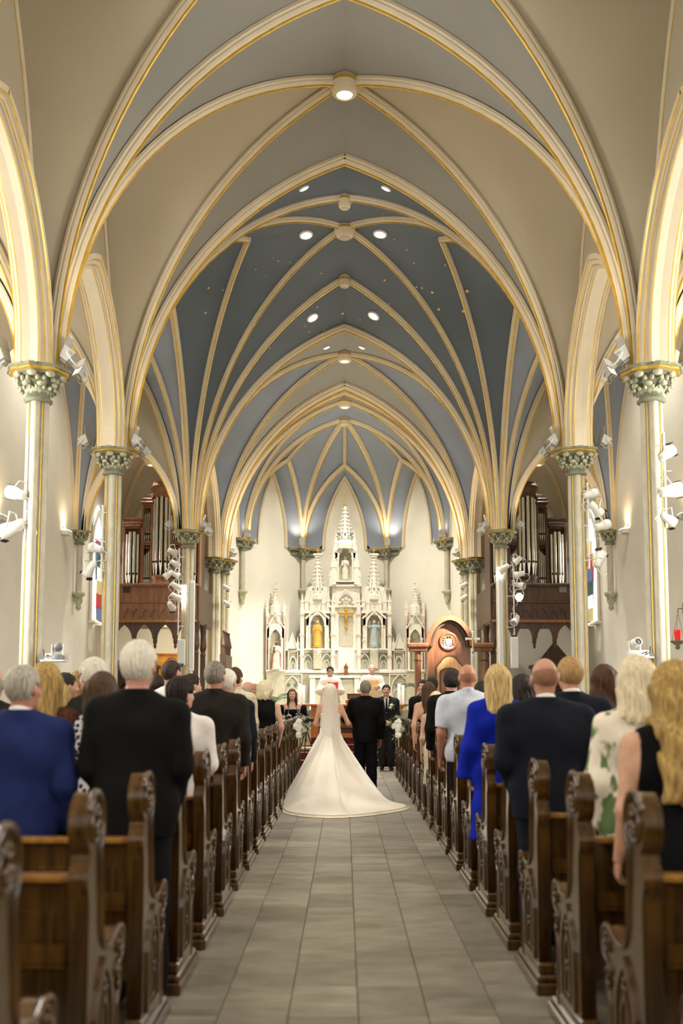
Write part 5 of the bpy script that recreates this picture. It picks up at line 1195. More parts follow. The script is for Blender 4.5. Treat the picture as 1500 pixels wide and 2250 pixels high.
# wooden altar table between the couple and the clergy
t = empty('wooden_altar', (-.18, 22.95, ZSAN), 0, 'honey oak free-standing altar table in front of the clergy', 'table')
B(MB(), -.72, .72, -.28, .28, .70, .75).build('table_top', M_OAKY, t); B(MB(), -.6, .6, -.2, .2, 0, .08).build('plinth', M_OAKY, t)
for s in (-1, 1): B(MB(), s*.5-.09, s*.5+.09, -.2, .2, .08, .7).build('pedestal', M_OAKY, t)
B(MB(), -.42, .42, .12, .16, .08, .7).build('back_panel', M_OAKY, t); B(MB(), -.42, .42, -.15, .12, .2, .23).build('shelf', M_ORGAND, t)
b_ = empty('book_stand', (.22, 22.95, ZSAN+.75), 0, 'stepped oak box standing on the wooden altar table', 'box')
B(MB(), -.2, .2, -.16, .16, 0, .10).build('base', M_OAKY, b_); B(MB(), -.16, .16, -.1, .14, .10, .22).build('upper_box', M_CHERRY, b_); B(MB(), -.18, .18, -.12, .15, .22, .245).build('lid', M_OAKY, b_)
M_WAX = mat('candle_wax', (240, 236, 226), .5, subsurf=.1, var=.02); M_BRASS = mat('aged_brass', (150, 110, 70), .35, metal=.8)
for px, lb in ((662, 'pair of tall white pillar candles on a brass stand, left of the altar'), (881, 'pair of tall white pillar candles on a brass stand behind the groom')):
    x = atY(px, 1537, 24.3).x; c = empty('candle_stand', (x, 24.3, ZSAN), 0, lb, 'candle stand')
    mb = MB(); mb.lathe([(.16, 0), (.16, .03), (.05, .06), (.025, .12), (.025, .38), (.045, .42), (.025, .46), (.025, .60), (.08, .66), (.17, .70), (.18, .73), (.001, .73)], n=16); mb.build('stand', M_BRASS, c)
    for s, h in ((-1, .50), (1, .46)):
        mb = MB(); mb.lathe([(.038, 0), (.038, h), (.03, h+.005), (.001, h-.005)], n=12); q = mb.build('candle', M_WAX, c, loc=(s*.05, 0, .73)); mb = MB(); mb.tube([(0, 0, h-.005), (0, 0, h+.02)], .003, 5); mb.build('wick', M_BLACK, q)
# bishop's throne
YT = 24.4
def T(px, py): p = atY(px, py, YT); return p.x, p.z
th = empty('bishop_throne', (0, 0, 0), 0, 'large cherry wood throne canopy with arched top and painted crest', 'throne')
def tb(name, a, b, c, d, y0, y1, m=M_CHERRY, bev=.01): x0, z1 = T(a, c); x1, z0 = T(b, d); return B(MB(), x0, x1, y0, y1, z0, z1, bev=bev).build(name, m, th)
zf = ZSAN
for a, b in ((911, 924), (1057, 1071)):
    x0, _ = T(a, 1500); x1, zt = T(b, 1424); cx = (x0+x1)/2; mb = MB(); mb.lathe([(.08, 0), (.08, zt-zf)], n=8, smooth=False); mb.build('post', M_CHERRY, th, loc=(cx, YT, zf)); _, zr = T(a, 1451); mb = MB(); mb.lathe([(.085, -.02), (.1, 0), (.085, .02)], n=8, smooth=False); mb.build('post_collar', M_ORGAND, th, loc=(cx, YT, zr))
cxt, zsp = T(987, 1419); xl, _ = T(939, 1419); xr, _ = T(1035, 1419); _, zap = T(987, 1358)
def parch(x0, x1, zs, za, n=10):
    c = (x0+x1)/2; a = (x1-x0)/2; L = []
    for i in range(n+1): t = i/n; th_ = math.pi/2*t; L.append((x0+a*(1-math.cos(th_))**.92, zs+(za-zs)*(math.sin(th_)*.93+.07*t)))
    return L+[(2*c-p[0], p[1]) for p in L[-2::-1]]
ARC = parch(xl, xr, zsp, zap); U = ((1, 0, 0), (0, 0, 1), (0, 1, 0))
mb = MB(); mb.prism([(xl, zf)]+ARC+[(xr, zf)], (0, YT+.12, 0), *U, .06); mb.build('back_board', M_CHERRY, th)
mb = MB(); mb.band(ARC, .11, (0, YT-.15, 0), *U, .3); mb.build('arched_hood', M_CHERRY, th)
mb = MB(); mb.band(parch(xl+.10, xr-.10, zsp-.02, zap-.10), .05, (0, YT-.02, 0), *U, .15); mb.build('inner_moulding', M_ORGAND, th)
for a, b, s in ((893, 940, -1), (1034, 1083, 1)):
    x0, z1 = T(a, 1416); x1, z0 = T(b, 1432); mb = MB(); B(mb, x0, x1, YT-.2, YT+.18, z0+.09, z1+.03, bev=.03); B(mb, x0+.05, x1-.03, YT-.14, YT+.16, z0, z0+.1, bev=.02); mb.build('cornice', M_CHERRY, th)
rx, rz = T(986, 1409); mb = MB(); mb.lathe([(.225, 0), (.235, .03), (.20, .05), (.19, .035), (.001, .035)], n=28, axis=(0, -1, 0)); ro = mb.build('roundel', M_CHERRY, th, loc=(rx, YT+.115, rz))
sh = MB(); P = [(-.075, .06), (.075, .06), (.075, -.03), (.05, -.09), (0, -.125), (-.05, -.09), (-.075, -.03)]; sh.prism(P, (0, -.055, 0), *U, .02, 0)
for k in range(3): sh.prism([(-.07, .03-.05*k), (.06, -.045-.05*k if k < 2 else -.08), (.06, -.065-.05*k if k < 2 else -.09), (-.07, .01-.05*k)], (0, -.06, 0), *U, .01, 1)
sh.build('crest_shield', [M_WHITEP, mat('crest_blue', (84, 90, 140), .5)], ro)
sh = MB(); sh.prism([(-.06, 0), (.06, 0), (.03, .045), (-.03, .045)], (0, -.055, .09), *U, .015); sh.band([(-.11, .02), (-.06, .03), (.06, .03), (.11, .02)], .03, (0, -.055, .075), *U, .015)
for s in (-1, 1):
    for k in range(3): sh.ball((s*.12, -.05, .04-.05*k), (.02, .01, .024), n=6, m=4)
sh.build('crest_hat', mat('crest_green', (96, 124, 96), .5), ro)
sh = MB(); sh.band([(-.11, -.12), (-.06, -.155), (0, -.162), (.06, -.155), (.11, -.12)], .03, (0, -.055, 0), *U, .012); sh.build('crest_ribbon', M_WHITEP, ro)
sh = MB(); sh.box((0, -.05, .078), (.014, .012, .05)); sh.box((0, -.05, .085), (.04, .012, .012)); sh.build('crest_cross', M_GILT, ro)
x0, _ = T(959, 1500); x1, _ = T(1019, 1500); _, zt = T(987, 1440); _, zs = T(987, 1458)
og = [(x0, zf+.3), (x0, zs-.08), (x0+.03, zs-.06), (x0+.06, zs), (x0+.10, zs+.02), (x0+.16, zs+.12), (x0+.24, zt-.02), ((x0+x1)/2, zt)]; og = og+[(x0+x1-p[0], p[1]) for p in og[-2::-1]]
mb = MB(); mb.prism(og, (0, YT+.10, 0), *U, .03); mb.build('blond_panel', M_BLOND, th); mb = MB(); mb.band(og, .025, (0, YT+.085, 0), *U, .03); mb.build('panel_moulding', M_ORGAND, th)
x0, _ = T(967, 1500); x1, _ = T(1007, 1500); _, za_ = T(987, 1468); _, zs = T(987, 1478); og2 = [(x0, zf+.5)]+parch(x0, x1, zs, za_, 6)+[(x1, zf+.5)]
mb = MB(); mb.prism(og2, (0, YT+.02, 0), *U, .06); mb.build('chair_back', M_CHERRY, th); mb = MB(); mb.band(og2, .035, (0, YT, 0), *U, .04); mb.build('chair_back_moulding', M_ORGAND, th)
B(MB(), x0-.08, x1+.08, YT-.5, YT+.1, zf+.38, zf+.48).build('seat', M_CHERRY, th)
for s in (x0-.08, x1+.02): B(MB(), s, s+.06, YT-.5, YT+.1, zf, zf+.72).build('arm', M_CHERRY, th)
# processional cross
xc_, zc_ = atY(1038, 1404, 22.9).x, atY(1038, 1404, 22.9).z; c = empty('processional_cross', (xc_, 22.9, ZSAN), 0, 'silver processional cross on a tall pole before the throne', 'cross'); hz = zc_-ZSAN
mb = MB(); mb.tube([(0, 0, 0), (0, 0, hz-.18)], .016, 10); mb.lathe([(.12, 0), (.12, .03), (.03, .06), (.03, .2), (.016, .22)], n=12); mb.ball((0, 0, hz-.3), (.03, .03, .05)); mb.build('pole', M_STEEL, c)
mb = MB(); mb.box((0, 0, hz-.12), (.035, .02, .56), bev=.006); mb.box((0, 0, hz), (.28, .02, .035), bev=.006)
for a, b in ((.14, 0), (-.14, 0), (0, .15), (0, -.38)): mb.box((a, 0, hz+b), (.06, .022, .06), bev=.01)
mb.build('cross_head', M_WHITEP, c); mb = MB(); mb.tube([(0, -.02, hz-.2), (0, -.025, hz-.08), (0, -.02, hz-.01)], [.008, .018, .012], 6); mb.ball((0, -.025, hz+.025), .014); mb.build('corpus', M_GILT, c)
# front right stall, left chair
c = empty('prie_dieu', (1.55, 21.2, 0), .1, 'honey oak kneeling desk at the front right of the pews', 'desk')
B(MB(), -.3, .3, -.02, .02, 0, .95).build('front_panel', M_OAKY, c); B(MB(), -.34, .34, -.18, .1, .95, .99).build('top', M_OAKY, c)
for s in (-1, 1): B(MB(), s*.3-.03, s*.3+.03, -.1, .25, 0, 1.0).build('side', M_OAKY, c)
B(MB(), -.28, .28, .15, .5, .14, .2).build('kneeler', M_CARPETT, c)
c = empty('padded_chair', (-.86, 21.2, 0), .25, 'beige padded chair beside the sanctuary steps', 'chair'); BG = cloth('beige_upholstery', (176, 158, 126))
mb = MB(); L = lancet(-.2, .2, .5, .82)[0:]; mb.prism([(a, b) for a, b in [(-.2, .5), (-.2, .84), (-.15, .93), (0, .96), (.15, .93), (.2, .84), (.2, .5)]], (0, .2, 0), (1, 0, 0), (0, .12, 1), (0, -1, 0), .05); mb.build('backrest', BG, c); B(MB(), -.22, .22, -.22, .2, .42, .48, bev=.02).build('seat', BG, c)
for a in (-1, 1):
    for b in (-1, 1): mb = MB(); mb.tube([(a*.2, b*.19, 0), (a*.2, b*.19, .43 if b < 0 else .52)], .013, 8); mb.build('leg', M_BLACK, c)
# video tripod with furry microphone
c = empty('video_tripod', (-.80, 20.75, 0), 0, 'black video camera on a tripod with furry microphone at the front left', 'tripod')
for k in range(3): a = 2.1*k+.4; mb = MB(); mb.tube([(.28*math.cos(a), .28*math.sin(a), 0), (.03*math.cos(a), .03*math.sin(a), .82)], [.01, .014], 6); mb.build('leg', M_BLACK, c)
mb = MB(); mb.tube([(0, 0, .6), (0, 0, 1.0)], .014, 8); mb.lathe([(.05, .84), (.05, .9), (.03, .92)], n=10); mb.build('centre_post', M_BLACK, c)
mb = MB(); B(mb, -.06, .06, -.1, .08, 1.0, 1.1); mb.lathe([(.035, 0), (.04, .1), (.03, .1), (.001, .09)], (0, -.1, 1.05), n=12, axis=(0, -1, 0)); B(mb, .06, .16, -.02, 0, 1.02, 1.09); mb.build('camera_body', M_BLACK, c)
v, q = nets(lambda X, Y, Z: el((X, Y, Z), (.02, -.02, 1.18), (.045, .075, .045))+.008*np.sin(X*170)*np.sin(Y*150)*np.sin(Z*160), (-.06, -.13, 1.1), (.1, .09, 1.26), .009); inst('furry_windshield', np_mesh('fur', [(v, q, 0)], mat('grey_fur', (84, 88, 92), .95, var=.3, scale=80)), c)
# ================================================================== organs on their galleries
def organ(sx, lb, glb):
    c0 = sx*4.66; Yo = 25.0
    def Z(py): return atY(757, py, Yo).z
    zg = Z(1290)        # gallery floor level
    g = empty('organ_gallery', (c0, 24.4, 0), 0, glb, 'balcony')
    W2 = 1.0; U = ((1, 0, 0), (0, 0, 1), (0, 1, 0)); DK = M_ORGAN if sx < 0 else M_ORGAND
    zt, z1, zb = Z(1292), Z(1330), Z(1368)
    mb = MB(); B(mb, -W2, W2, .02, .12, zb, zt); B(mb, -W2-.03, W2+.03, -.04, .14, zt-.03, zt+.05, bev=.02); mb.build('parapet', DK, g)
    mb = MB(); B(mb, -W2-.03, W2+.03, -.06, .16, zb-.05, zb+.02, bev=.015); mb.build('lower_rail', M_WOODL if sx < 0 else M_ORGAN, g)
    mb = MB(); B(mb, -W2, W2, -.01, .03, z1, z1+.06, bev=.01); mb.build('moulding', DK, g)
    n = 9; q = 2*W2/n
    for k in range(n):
        a = -W2+k*q; mb = MB(); L = lancet(a+.01, a+q-.01, zb+.06, zb+.13, 5); mb.band(L[1:-1], .022, (0, -.02, 0), *U, .04); mb.ball((a, -.01, zb+.12), (.02, .025, .035), n=7, m=5); mb.build('carved_arch', DK, g)
    # pendant arcade below
    n = 4; q = 2*W2/n; za = Z(1376); zc = Z(1398)
    for k in range(n):
        a = -W2+k*q; L = lancet(a+.04, a+q-.04, zc-.12, zc-.12+.02, 6)[1:-1]; mb = MB()
        mb.prism([(a, zc-.12)]+L+[(a+q, zc-.12), (a+q, zb-.05), (a, zb-.05)], (0, .0, 0), *U, .1); mb.band(L, .04, (0, -.02, 0), *U, .05); mb.build('pendant_arch', M_ORGAND, g)
        mb = MB(); mb.lathe([(.012, -.2), (.04, -.15), (.03, -.1), (.055, -.04), (.05, .05)], n=8, smooth=False); mb.build('pendant', M_ORGAND, g, loc=(a+q if k < n-1 else W2-.05, .05, zc-.14))
    mb = MB(); B(mb, -W2, W2, .1, 2.6, zb-.02, zb+.04); mb.build('deck', M_ORGAND, g)
    s0 = -sx*W2                                      # side toward the chancel
    mb = MB(); B(mb, min(s0, s0-sx*.06), max(s0, s0-sx*.06), .1, 2.6, zb, zt); B(mb, min(s0-sx*.04, s0+sx*.04), max(s0-sx*.04, s0+sx*.04), .1, 2.62, zt-.03, zt+.05, bev=.02); B(mb, min(s0-sx*.05, s0+sx*.04), max(s0-sx*.05, s0+sx*.04), .1, 2.62, zb-.06, zb+.02, bev=.02); mb.build('side_parapet', M_ORGAND, g)
    for yy in (.1, 1.3): 
        mb = MB(); mb.lathe([(.03, -.9), (.08, -.8), (.06, -.72), (.09, -.6), (.07, -.3), (.09, -.1), (.1, 0)], n=8, smooth=False); B(mb, -.06, .06, -.06, .06, -zb+.0, -.8); mb.build('carved_post', M_ORGAND, g, loc=(s0, yy, zb))
    for yy in (.1,): mb = MB(); B(mb, -.06, .06, -.06, .06, -zb, 0); mb.build('post', M_ORGAND, g, loc=(-s0, yy, zb))
    # the case
    o = empty('pipe_organ', (c0, Yo, zg), 0, lb, 'organ'); z0 = 0
    def zz(py): return Z(py)-zg
    mb = MB(); B(mb, -.95, .95, .35, 1.2, zb+.045-zg, zz(1150)); B(mb, -.45, .45, .36, 1.2, 0, zz(1080)); mb.build('case_body', M_ORGAND, o)
    def pipe(x, y, zlo, zhi, r, foot=.22):
        h = zhi-zlo; mb = MB(); mb.lathe([(r*.25, 0), (r, foot), (r*1.02, foot+.01), (r, foot+.02), (r, h)], n=12); mb.box((0, -r*.85, foot+.06), (r*1.1, r*.4, .05), mi=1); return mb.build('pipe', [M_PIPE, M_DARK], o, loc=(x, y, zlo))
    def post(x, za, zb_, w=.06): mb = MB(); B(mb, -w/2, w/2, -.04, .3, za, zb_); mb.build('case_post', DK, o, loc=(x, .1, 0))
    def crown(x, w, z, d=.1):
        mb = MB(); B(mb, -w/2, w/2, -.06-d, .3, 0, .05, bev=.015); B(mb, -w/2-.04, w/2+.04, -.1-d, .3, .05, .11, bev=.02); B(mb, -w/2-.01, w/2+.01, -.06-d, .3, .11, .2, bev=.02); mb.build('crown_cornice', DK, o, loc=(x, .1, z))
    def screen(x, w, z, h):
        mb = MB(); m = max(3, int(w/.045))
        for k in range(m): mb.box((-w/2+w*(k+.5)/m, 0, -h/2), (.012, .02, h)); mb.ball((-w/2+w*(k+.5)/m, 0, -h), (.02, .012, .03), n=6, m=4)
        B(mb, -w/2, w/2, -.012, .012, -.05, 0); mb.build('pierced_screen', DK, o, loc=(x, .1, z))
    # centre round tower
    zt_, zb2 = zz(1092), zz(1256)
    mb = MB(); mb.lathe([(.12, -.0), (.26, .02), (.28, .08), (.25, .10), (.25, .2), (.28, .22), (.28, .27), (.24, .29)], n=16, squash=(1, .7)); mb.build('tower_base', DK, o, loc=(0, .12, 0.02))
    mb = MB(); mb.lathe([(.23, 0), (.25, .06), (.23, .1), (.28, .2), (.3, .24), (.3, .3), (.26, .32), (.24, .4)], n=16, squash=(1, .7)); mb.build('tower_crown', DK, o, loc=(0, .12, zt_))
    for k in range(5): a = math.radians(-160+35*k); pipe(.20*math.cos(a), .14+.15*math.sin(a), .29, zt_+.02-.10*abs(k-2)*.3, .046, .30)
    screen(0, .40, zt_, .22)
    for s in (-1, 1):
        post(s*.25, 0, zz(1090)); post(s*.48, 0, zz(1112)); post(s*.95, 0, zz(1158)); post(s*.52, 0, zz(1158), .04)
        crown(s*.38, .24, zz(1110), 0); crown(s*.73, .44, zz(1156), .12)
        zm = zz(1192); mb = MB(); B(mb, -.12, .12, -.03, .2, 0, .06); mb.build('case_rail', DK, o, loc=(s*.365, .1, zm))
        for k in range(4):
            x = s*(.29+.05*k); pipe(x, .14, zm+.06, zz(1120)-.03*k, .019, .12); pipe(x, .14, .02, zz(1206)-.05*k, .02, .16)
        screen(s*.365, .2, zz(1110), .16); screen(s*.365, .2, zm, .12)
        for k in range(4): a = math.radians(-150+40*k); pipe(s*.73+.15*math.cos(a), .10+.1*math.sin(a), .02, zz(1166)-.06*abs(k-1.5), .04, .26)
        screen(s*.73, .36, zz(1156), .2)
    mb = MB(); B(mb, -.09, .09, -.1, .0, -.32, -.08); mb.build('console_box', M_BLACK, o, loc=(-.72, -.5, .12)) if sx < 0 else mb.build('console_box', M_GREYP, o, loc=(.72, -.5, .12))
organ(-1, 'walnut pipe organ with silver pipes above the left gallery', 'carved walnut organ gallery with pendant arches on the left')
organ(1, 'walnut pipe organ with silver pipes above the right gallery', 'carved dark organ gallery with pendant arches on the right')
# choir stall tops
for sx, lb in ((-1, 'dark carved choir stall with pinnacles beside the left chancel column'), (1, 'dark carved choir stall with pinnacles behind the throne')):
    c = empty('choir_stall', (sx*3.12, 26.2, ZSAN), 0, lb, 'stall')
    B(MB(), -.08, .08, -.7, .7, 0, 2.0).build('back', M_ORGAND, c); B(MB(), -.35 if sx > 0 else -.05, .05 if sx > 0 else .35, -.7, .7, .4, .46).build('seat', M_ORGAND, c)
    for k in range(5):
        mb = MB(); B(mb, -.05, .05, -.04, .04, 0, .25); mb.lathe([(.07, .25), (.08, .3), (.015, .62)], n=6, smooth=False); mb.ball((0, 0, .64), .035, n=6, m=4); mb.build('pinnacle', M_ORGAND, c, loc=(0, -.6+.3*k, 1.95))
# golden icon behind the left gallery
p = atY(372, 1475, 27.2); ic = empty('icon_painting', (p.x, 27.565, p.z), 0, 'gold icon painting in a frame below the left organ gallery', 'painting')
mb = MB(); mb.ring([(-.45, -.6), (-.45, .5), (.45, .5), (.45, -.6)], [(-.39, -.54), (-.39, .44), (.39, .44), (.39, -.54)], (0, 0, 0), (1, 0, 0), (0, 0, 1), (0, -1, 0), .05); mb.build('frame', M_OAKY, ic)
mb = MB(); B(mb, -.4, .4, -.02, .01, -.55, .45); mb.build('panel', mat('icon_gold', (230, 160, 60), .5, var=.15, scale=4), ic)
mb = MB(); mb.tube([(.1*math.cos(a)*1.3, -.03, .28+.1*math.sin(a)) for a in [i*.5 for i in range(13)]], .008, 5); mb.tube([(-.3, -.03, -.3), (-.1, -.03, .1), (.05, -.03, -.1), (.25, -.03, .15)], .012, 5); mb.build('drawn_figure', M_ORGAND, ic)
light('icon_point_light', 'POINT', (p.x, 26.6, p.z+.75), (0, 0, 0), 16, (1, .8, .5), shadow_soft_size=.08)  # bare warm point light ahead of the icon, no fitting modelled
# ================================================================== light fittings
M_FLOOD = mat('flood_enamel', (176, 174, 166), .45, var=.03)
def flood(x, y, z, aim, label, energy, s=1.0):
    r = empty('floodlight', (x, y, z), 0, label, 'floodlight', 'white floodlights on the capitals'); r.rotation_euler = Vector(aim).to_track_quat('Y', 'Z').to_euler(); r.scale = (s*.85, s*.85, s*.85)
    mb = MB(); mb.add([(-.11, -.10, -.06), (.11, -.10, -.06), (.11, -.10, .06), (-.11, -.10, .06), (-.14, .07, -.10), (.14, .07, -.10), (.14, .07, .10), (-.14, .07, .10)], [(3, 2, 1, 0), (0, 1, 5, 4), (1, 2, 6, 5), (2, 3, 7, 6), (3, 0, 4, 7)]); mb.box((0, -.12, 0), (.14, .04, .09), bev=.008); mb.build('housing', M_FLOOD, r)
    mb = MB(); mb.box((0, .06, 0), (.25, .01, .17)); mb.build('lens', M_LENS, r)
    mb = MB(); mb.prism([(-.15, 0), (.15, 0), (.11, .16), (-.11, .16)], (0, .07, .10), (1, 0, 0), (0, 1, .35), (0, 0, 1), .006); mb.build('visor', M_FLOOD, r)
    mb = MB(); mb.tube([(-.15, 0, 0), (-.16, -.05, -.14), (0, -.05, -.17), (.16, -.05, -.14), (.15, 0, 0)], .010, 6); mb.build('bracket', M_WHITEP, r)
    d = Vector(aim).normalized()
    if energy: light('floodlight_beam', 'SPOT', V(x, y, z)+d*.16*s, V(x, y, z)+d*3, energy, (1.0, .88, .70), spot_size=math.radians(125), spot_blend=.8, shadow_soft_size=.08)
FE = 46
for sx, sn in ((-1, 'left'), (1, 'right')):
    for yy, cn, s in ((11.58, 'nearest', 1.0), (15.45, 'second', .9), (23.0, 'third', .95)):
        flood(sx*(XC-.40), yy-.14, ZC+.14, (-sx*.8, .0, 1), 'white floodlight on the aisle edge of the %s %s capital' % (cn, sn), FE, s)
        flood(sx*(XC+.42), yy-.12, ZC+.14, (sx*.6, .1, 1), 'white floodlight on the outer edge of the %s %s capital' % (cn, sn), FE*.55, s)
        flood(sx*(XC-.42), yy+.28, ZC+.06, (-sx*.5, .5, .8), 'smaller white floodlight behind the aisle edge of the %s %s capital' % (cn, sn), FE*.6, .8)
    flood(sx*3.12, 27.55, ZC+.14, (-sx*.5, -.3, 1), 'white floodlight on the %s chancel arch capital' % sn, 170, .8)
    flood(sx*1.36, 31.5, ZS+.14, (0, .1, 1), 'white uplight on the apse capital %s of the altar spire' % sn, 40, .8)
    flood(sx*2.95, 29.9, ZS+.14, (0, .2, 1), 'white uplight on the capital at the %s edge of the apse' % sn, 40, .8)
def par_can(px, py, Y, aim, label, lit=0, s=1.0, post=None):
    p = atY(px, py, Y); r = empty('spotlight', p, 0, label, 'spotlight', 'white stage spotlights on column racks'); r.rotation_euler = Vector(aim).to_track_quat('Y', 'Z').to_euler(); r.scale = (s, s, s)
    mb = MB(); mb.lathe([(.03, -.13), (.055, -.12), (.06, -.02), (.075, .03), (.085, .10), (.085, .125), (.078, .125), (.07, .06), (.001, .05)], n=14, axis=(0, 1, 0)); mb.build('can', M_WHITEP, r)
    mb = MB(); mb.lathe([(.074, .085), (.074, .09), (.001, .095)], n=14, axis=(0, 1, 0)); mb.build('lens', M_LAMPS if lit else M_LENS, r)
    mb = MB(); mb.tube([(-.085, .02, 0), (-.10, -.03, .06), (-.06, -.05, .15), (.06, -.05, .15), (.10, -.03, .06), (.085, .02, 0)], .009, 6); mb.build('yoke', M_WHITEP, r)
    mb = MB(); mb.tube([(0, -.12, 0), (.05, -.2, -.04), (.03, -.22, -.14), (.06, -.12, -.2)], .006, 5); mb.build('cable', M_WHITEP, r)
    for k in range(2): mb = MB(); mb.box((0, .13, (.09 if k else -.09)), (.12, .05, .004)); mb.build('barn_door', M_BLACK if not lit else M_WHITEP, r)
    if lit:
        d = Vector(aim).normalized(); light('spotlight_beam', 'SPOT', p+d*.16*s, p+d*3, lit, (1, .965, .90), spot_size=math.radians(52), spot_blend=.6, shadow_soft_size=.05)
L_ = 'nearest left column'; 
cans = [(38, 1085, 11.5, (-.8, .4, .25), 'upper spotlight on the nearest left column', 0, 1.0), (28, 1160, 11.5, (-.9, .2, -.35), 'lower spotlight on the nearest left column', 0, 1.15),
        (212, 1205, 15.35, (-.7, .5, .2), 'upper spotlight on the second left column', 0, 1.0), (198, 1250, 15.35, (-.5, .3, -.7), 'lower spotlight on the second left column, tilted down', 0, 1.0),
        (379, 1212, 22.8, (.5, .8, -.2), 'topmost spotlight on the third left column rack', 0, 1.0), (384, 1238, 22.8, (.6, .8, -.3), 'second spotlight from the top of the third left column rack', 0, .95),
        (370, 1262, 22.8, (-.6, -.1, -.5), 'third spotlight, turned outward, on the left rack', 0, 1.0), (388, 1264, 22.8, (.8, -.3, -.4), 'fourth spotlight on the left rack, beside the outward-turned one', 0, 1.0),
        (386, 1288, 22.75, (.55, .75, -.38), 'glowing spotlight in the middle of the left rack', 1800, 1.05), (386, 1311, 22.75, (.6, .75, -.35), 'second spotlight from the bottom of the left rack', 1800, 1.0), (376, 1331, 22.8, (.2, .8, -.5), 'bottom spotlight of the left rack', 0, 1.0),
        (1135, 1232, 22.8, (-.6, -.2, -.5), 'topmost spotlight on the third right column rack', 0, 1.0), (1108, 1248, 22.7, (-.55, .75, -.38), 'glowing spotlight on the aisle side of the right rack', 1800, 1.0),
        (1140, 1262, 22.8, (-.8, .1, -.2), 'spotlight with looped cable on the right rack', 0, 1.0), (1141, 1286, 22.8, (.6, -.5, -.2), 'fourth spotlight on the right rack, above the dazzling one', 0, 1.0), (1140, 1311, 22.7, (-.15, -.97, -.18), 'dazzling spotlight facing the camera on the right rack', 60, 1.1), (1132, 1362, 22.8, (-.4, -.5, -.7), 'lowest spotlight hanging on the right rack', 0, 1.05),
        (1296, 1086, 15.35, (.8, .3, .3), 'topmost spotlight on the second right column', 0, .9), (1308, 1118, 15.35, (.6, .2, -.6), 'second spotlight from the top on the second right column', 0, 1.0), (1322, 1155, 15.35, (.8, .3, .25), 'third spotlight from the top on the second right column', 0, 1.0), (1316, 1230, 15.35, (.35, .3, .8), 'lowest spotlight on the second right column, tilted up', 0, 1.05),
        (1463, 998, 11.5, (.6, .4, .5), 'topmost spotlight on the nearest right column', 0, .9), (1470, 1079, 11.5, (.9, .3, .2), 'large middle spotlight on the nearest right column', 0, 1.1), (1466, 1140, 11.5, (.7, .3, -.4), 'lowest spotlight on the nearest right column', 0, .8),
        (496, 1290, 27.3, (.5, .8, -.3), 'upper small spotlight on the left chancel column', 0, .9), (497, 1325, 27.3, (.5, .8, -.3), 'lower small spotlight on the left chancel column', 0, .9), (1020, 1285, 27.3, (-.5, .8, -.3), 'upper small spotlight on the right chancel column', 0, .9), (1021, 1312, 27.3, (-.5, .8, -.3), 'lower small spotlight on the right chancel column', 0, .9)]
for px, py, yy, aim, lb, lit, s in cans: par_can(px, py, yy, aim, lb, lit, s)
def rack(px, y0, y1, Y, label, col):
    a, b = atY(px, y0, Y), atY(px, y1, Y); mb = MB(); r = empty('lighting_rack', (a.x, Y, b.z), 0, label, 'rack', 'conduit racks on columns')
    h = a.z-b.z; cx = (-XC if a.x < 0 else XC)-a.x
    mb.tube([(0, 0, 0), (0, 0, h)], .016, 8); mb.build('pole', M_WHITEP, r)
    for k in range(3): mb = MB(); z = h*(.1+.4*k); mb.tube([(0, 0, z), (cx*.7, .05, z)], .010, 6); mb.build('clamp', M_WHITEP, r)
    mb = MB(); mb.tube([(.02, .02, h*t/12) if t % 2 else (-.03, .02, h*t/12) for t in range(13)], .006, 5); mb.build('cable', M_WHITEP, r)
rack(62, 960, 1190, 11.5, 'white pole with cables on the nearest left column', 0); rack(226, 1110, 1270, 15.35, 'white pole with cables on the second left column', 0); rack(394, 1205, 1395, 22.8, 'white pole with cables on the third left column', 0)
rack(1127, 1225, 1395, 22.8, 'white pole with cables on the third right column', 0); rack(1290, 1060, 1250, 15.35, 'white pole with cables on the second right column', 0); rack(1457, 950, 1160, 11.5, 'white pole with cables on the nearest right column', 0)
# column loudspeakers
for px, p0, p1, yy, w, lb in ((399, 1405, 1462, 22.7, .17, 'white column loudspeaker low on the third left column, aisle-wall side'), (423, 1276, 1474, 22.75, .11, 'tall narrow white panel loudspeaker on the third left column'), (1129, 1400, 1468, 22.65, .17, 'white column loudspeaker low on the third right column'), (1098, 1272, 1470, 22.75, .10, 'tall narrow white panel loudspeaker on the third right column')):
    a, b = atY(px, p0, yy), atY(px, p1, yy); r = empty('column_loudspeaker', (a.x, yy, b.z), 0, lb, 'loudspeaker', 'white column loudspeakers'); h = a.z-b.z
    mb = MB(); mb.box((0, 0, h/2), (w, .10, h), bev=.01); mb.build('cabinet', M_WHITEP, r); mb = MB(); mb.box((0, -.052, h/2), (w*.8, .008, h*.94), bev=.003); mb.build('grille', mat('speaker_grille', (206, 206, 200), .7, var=.05, scale=90), r)
    mb = MB(); mb.box((0, .09, h*.5), (.04, .1, .06)); mb.build('wall_bracket', M_WHITEP, r)
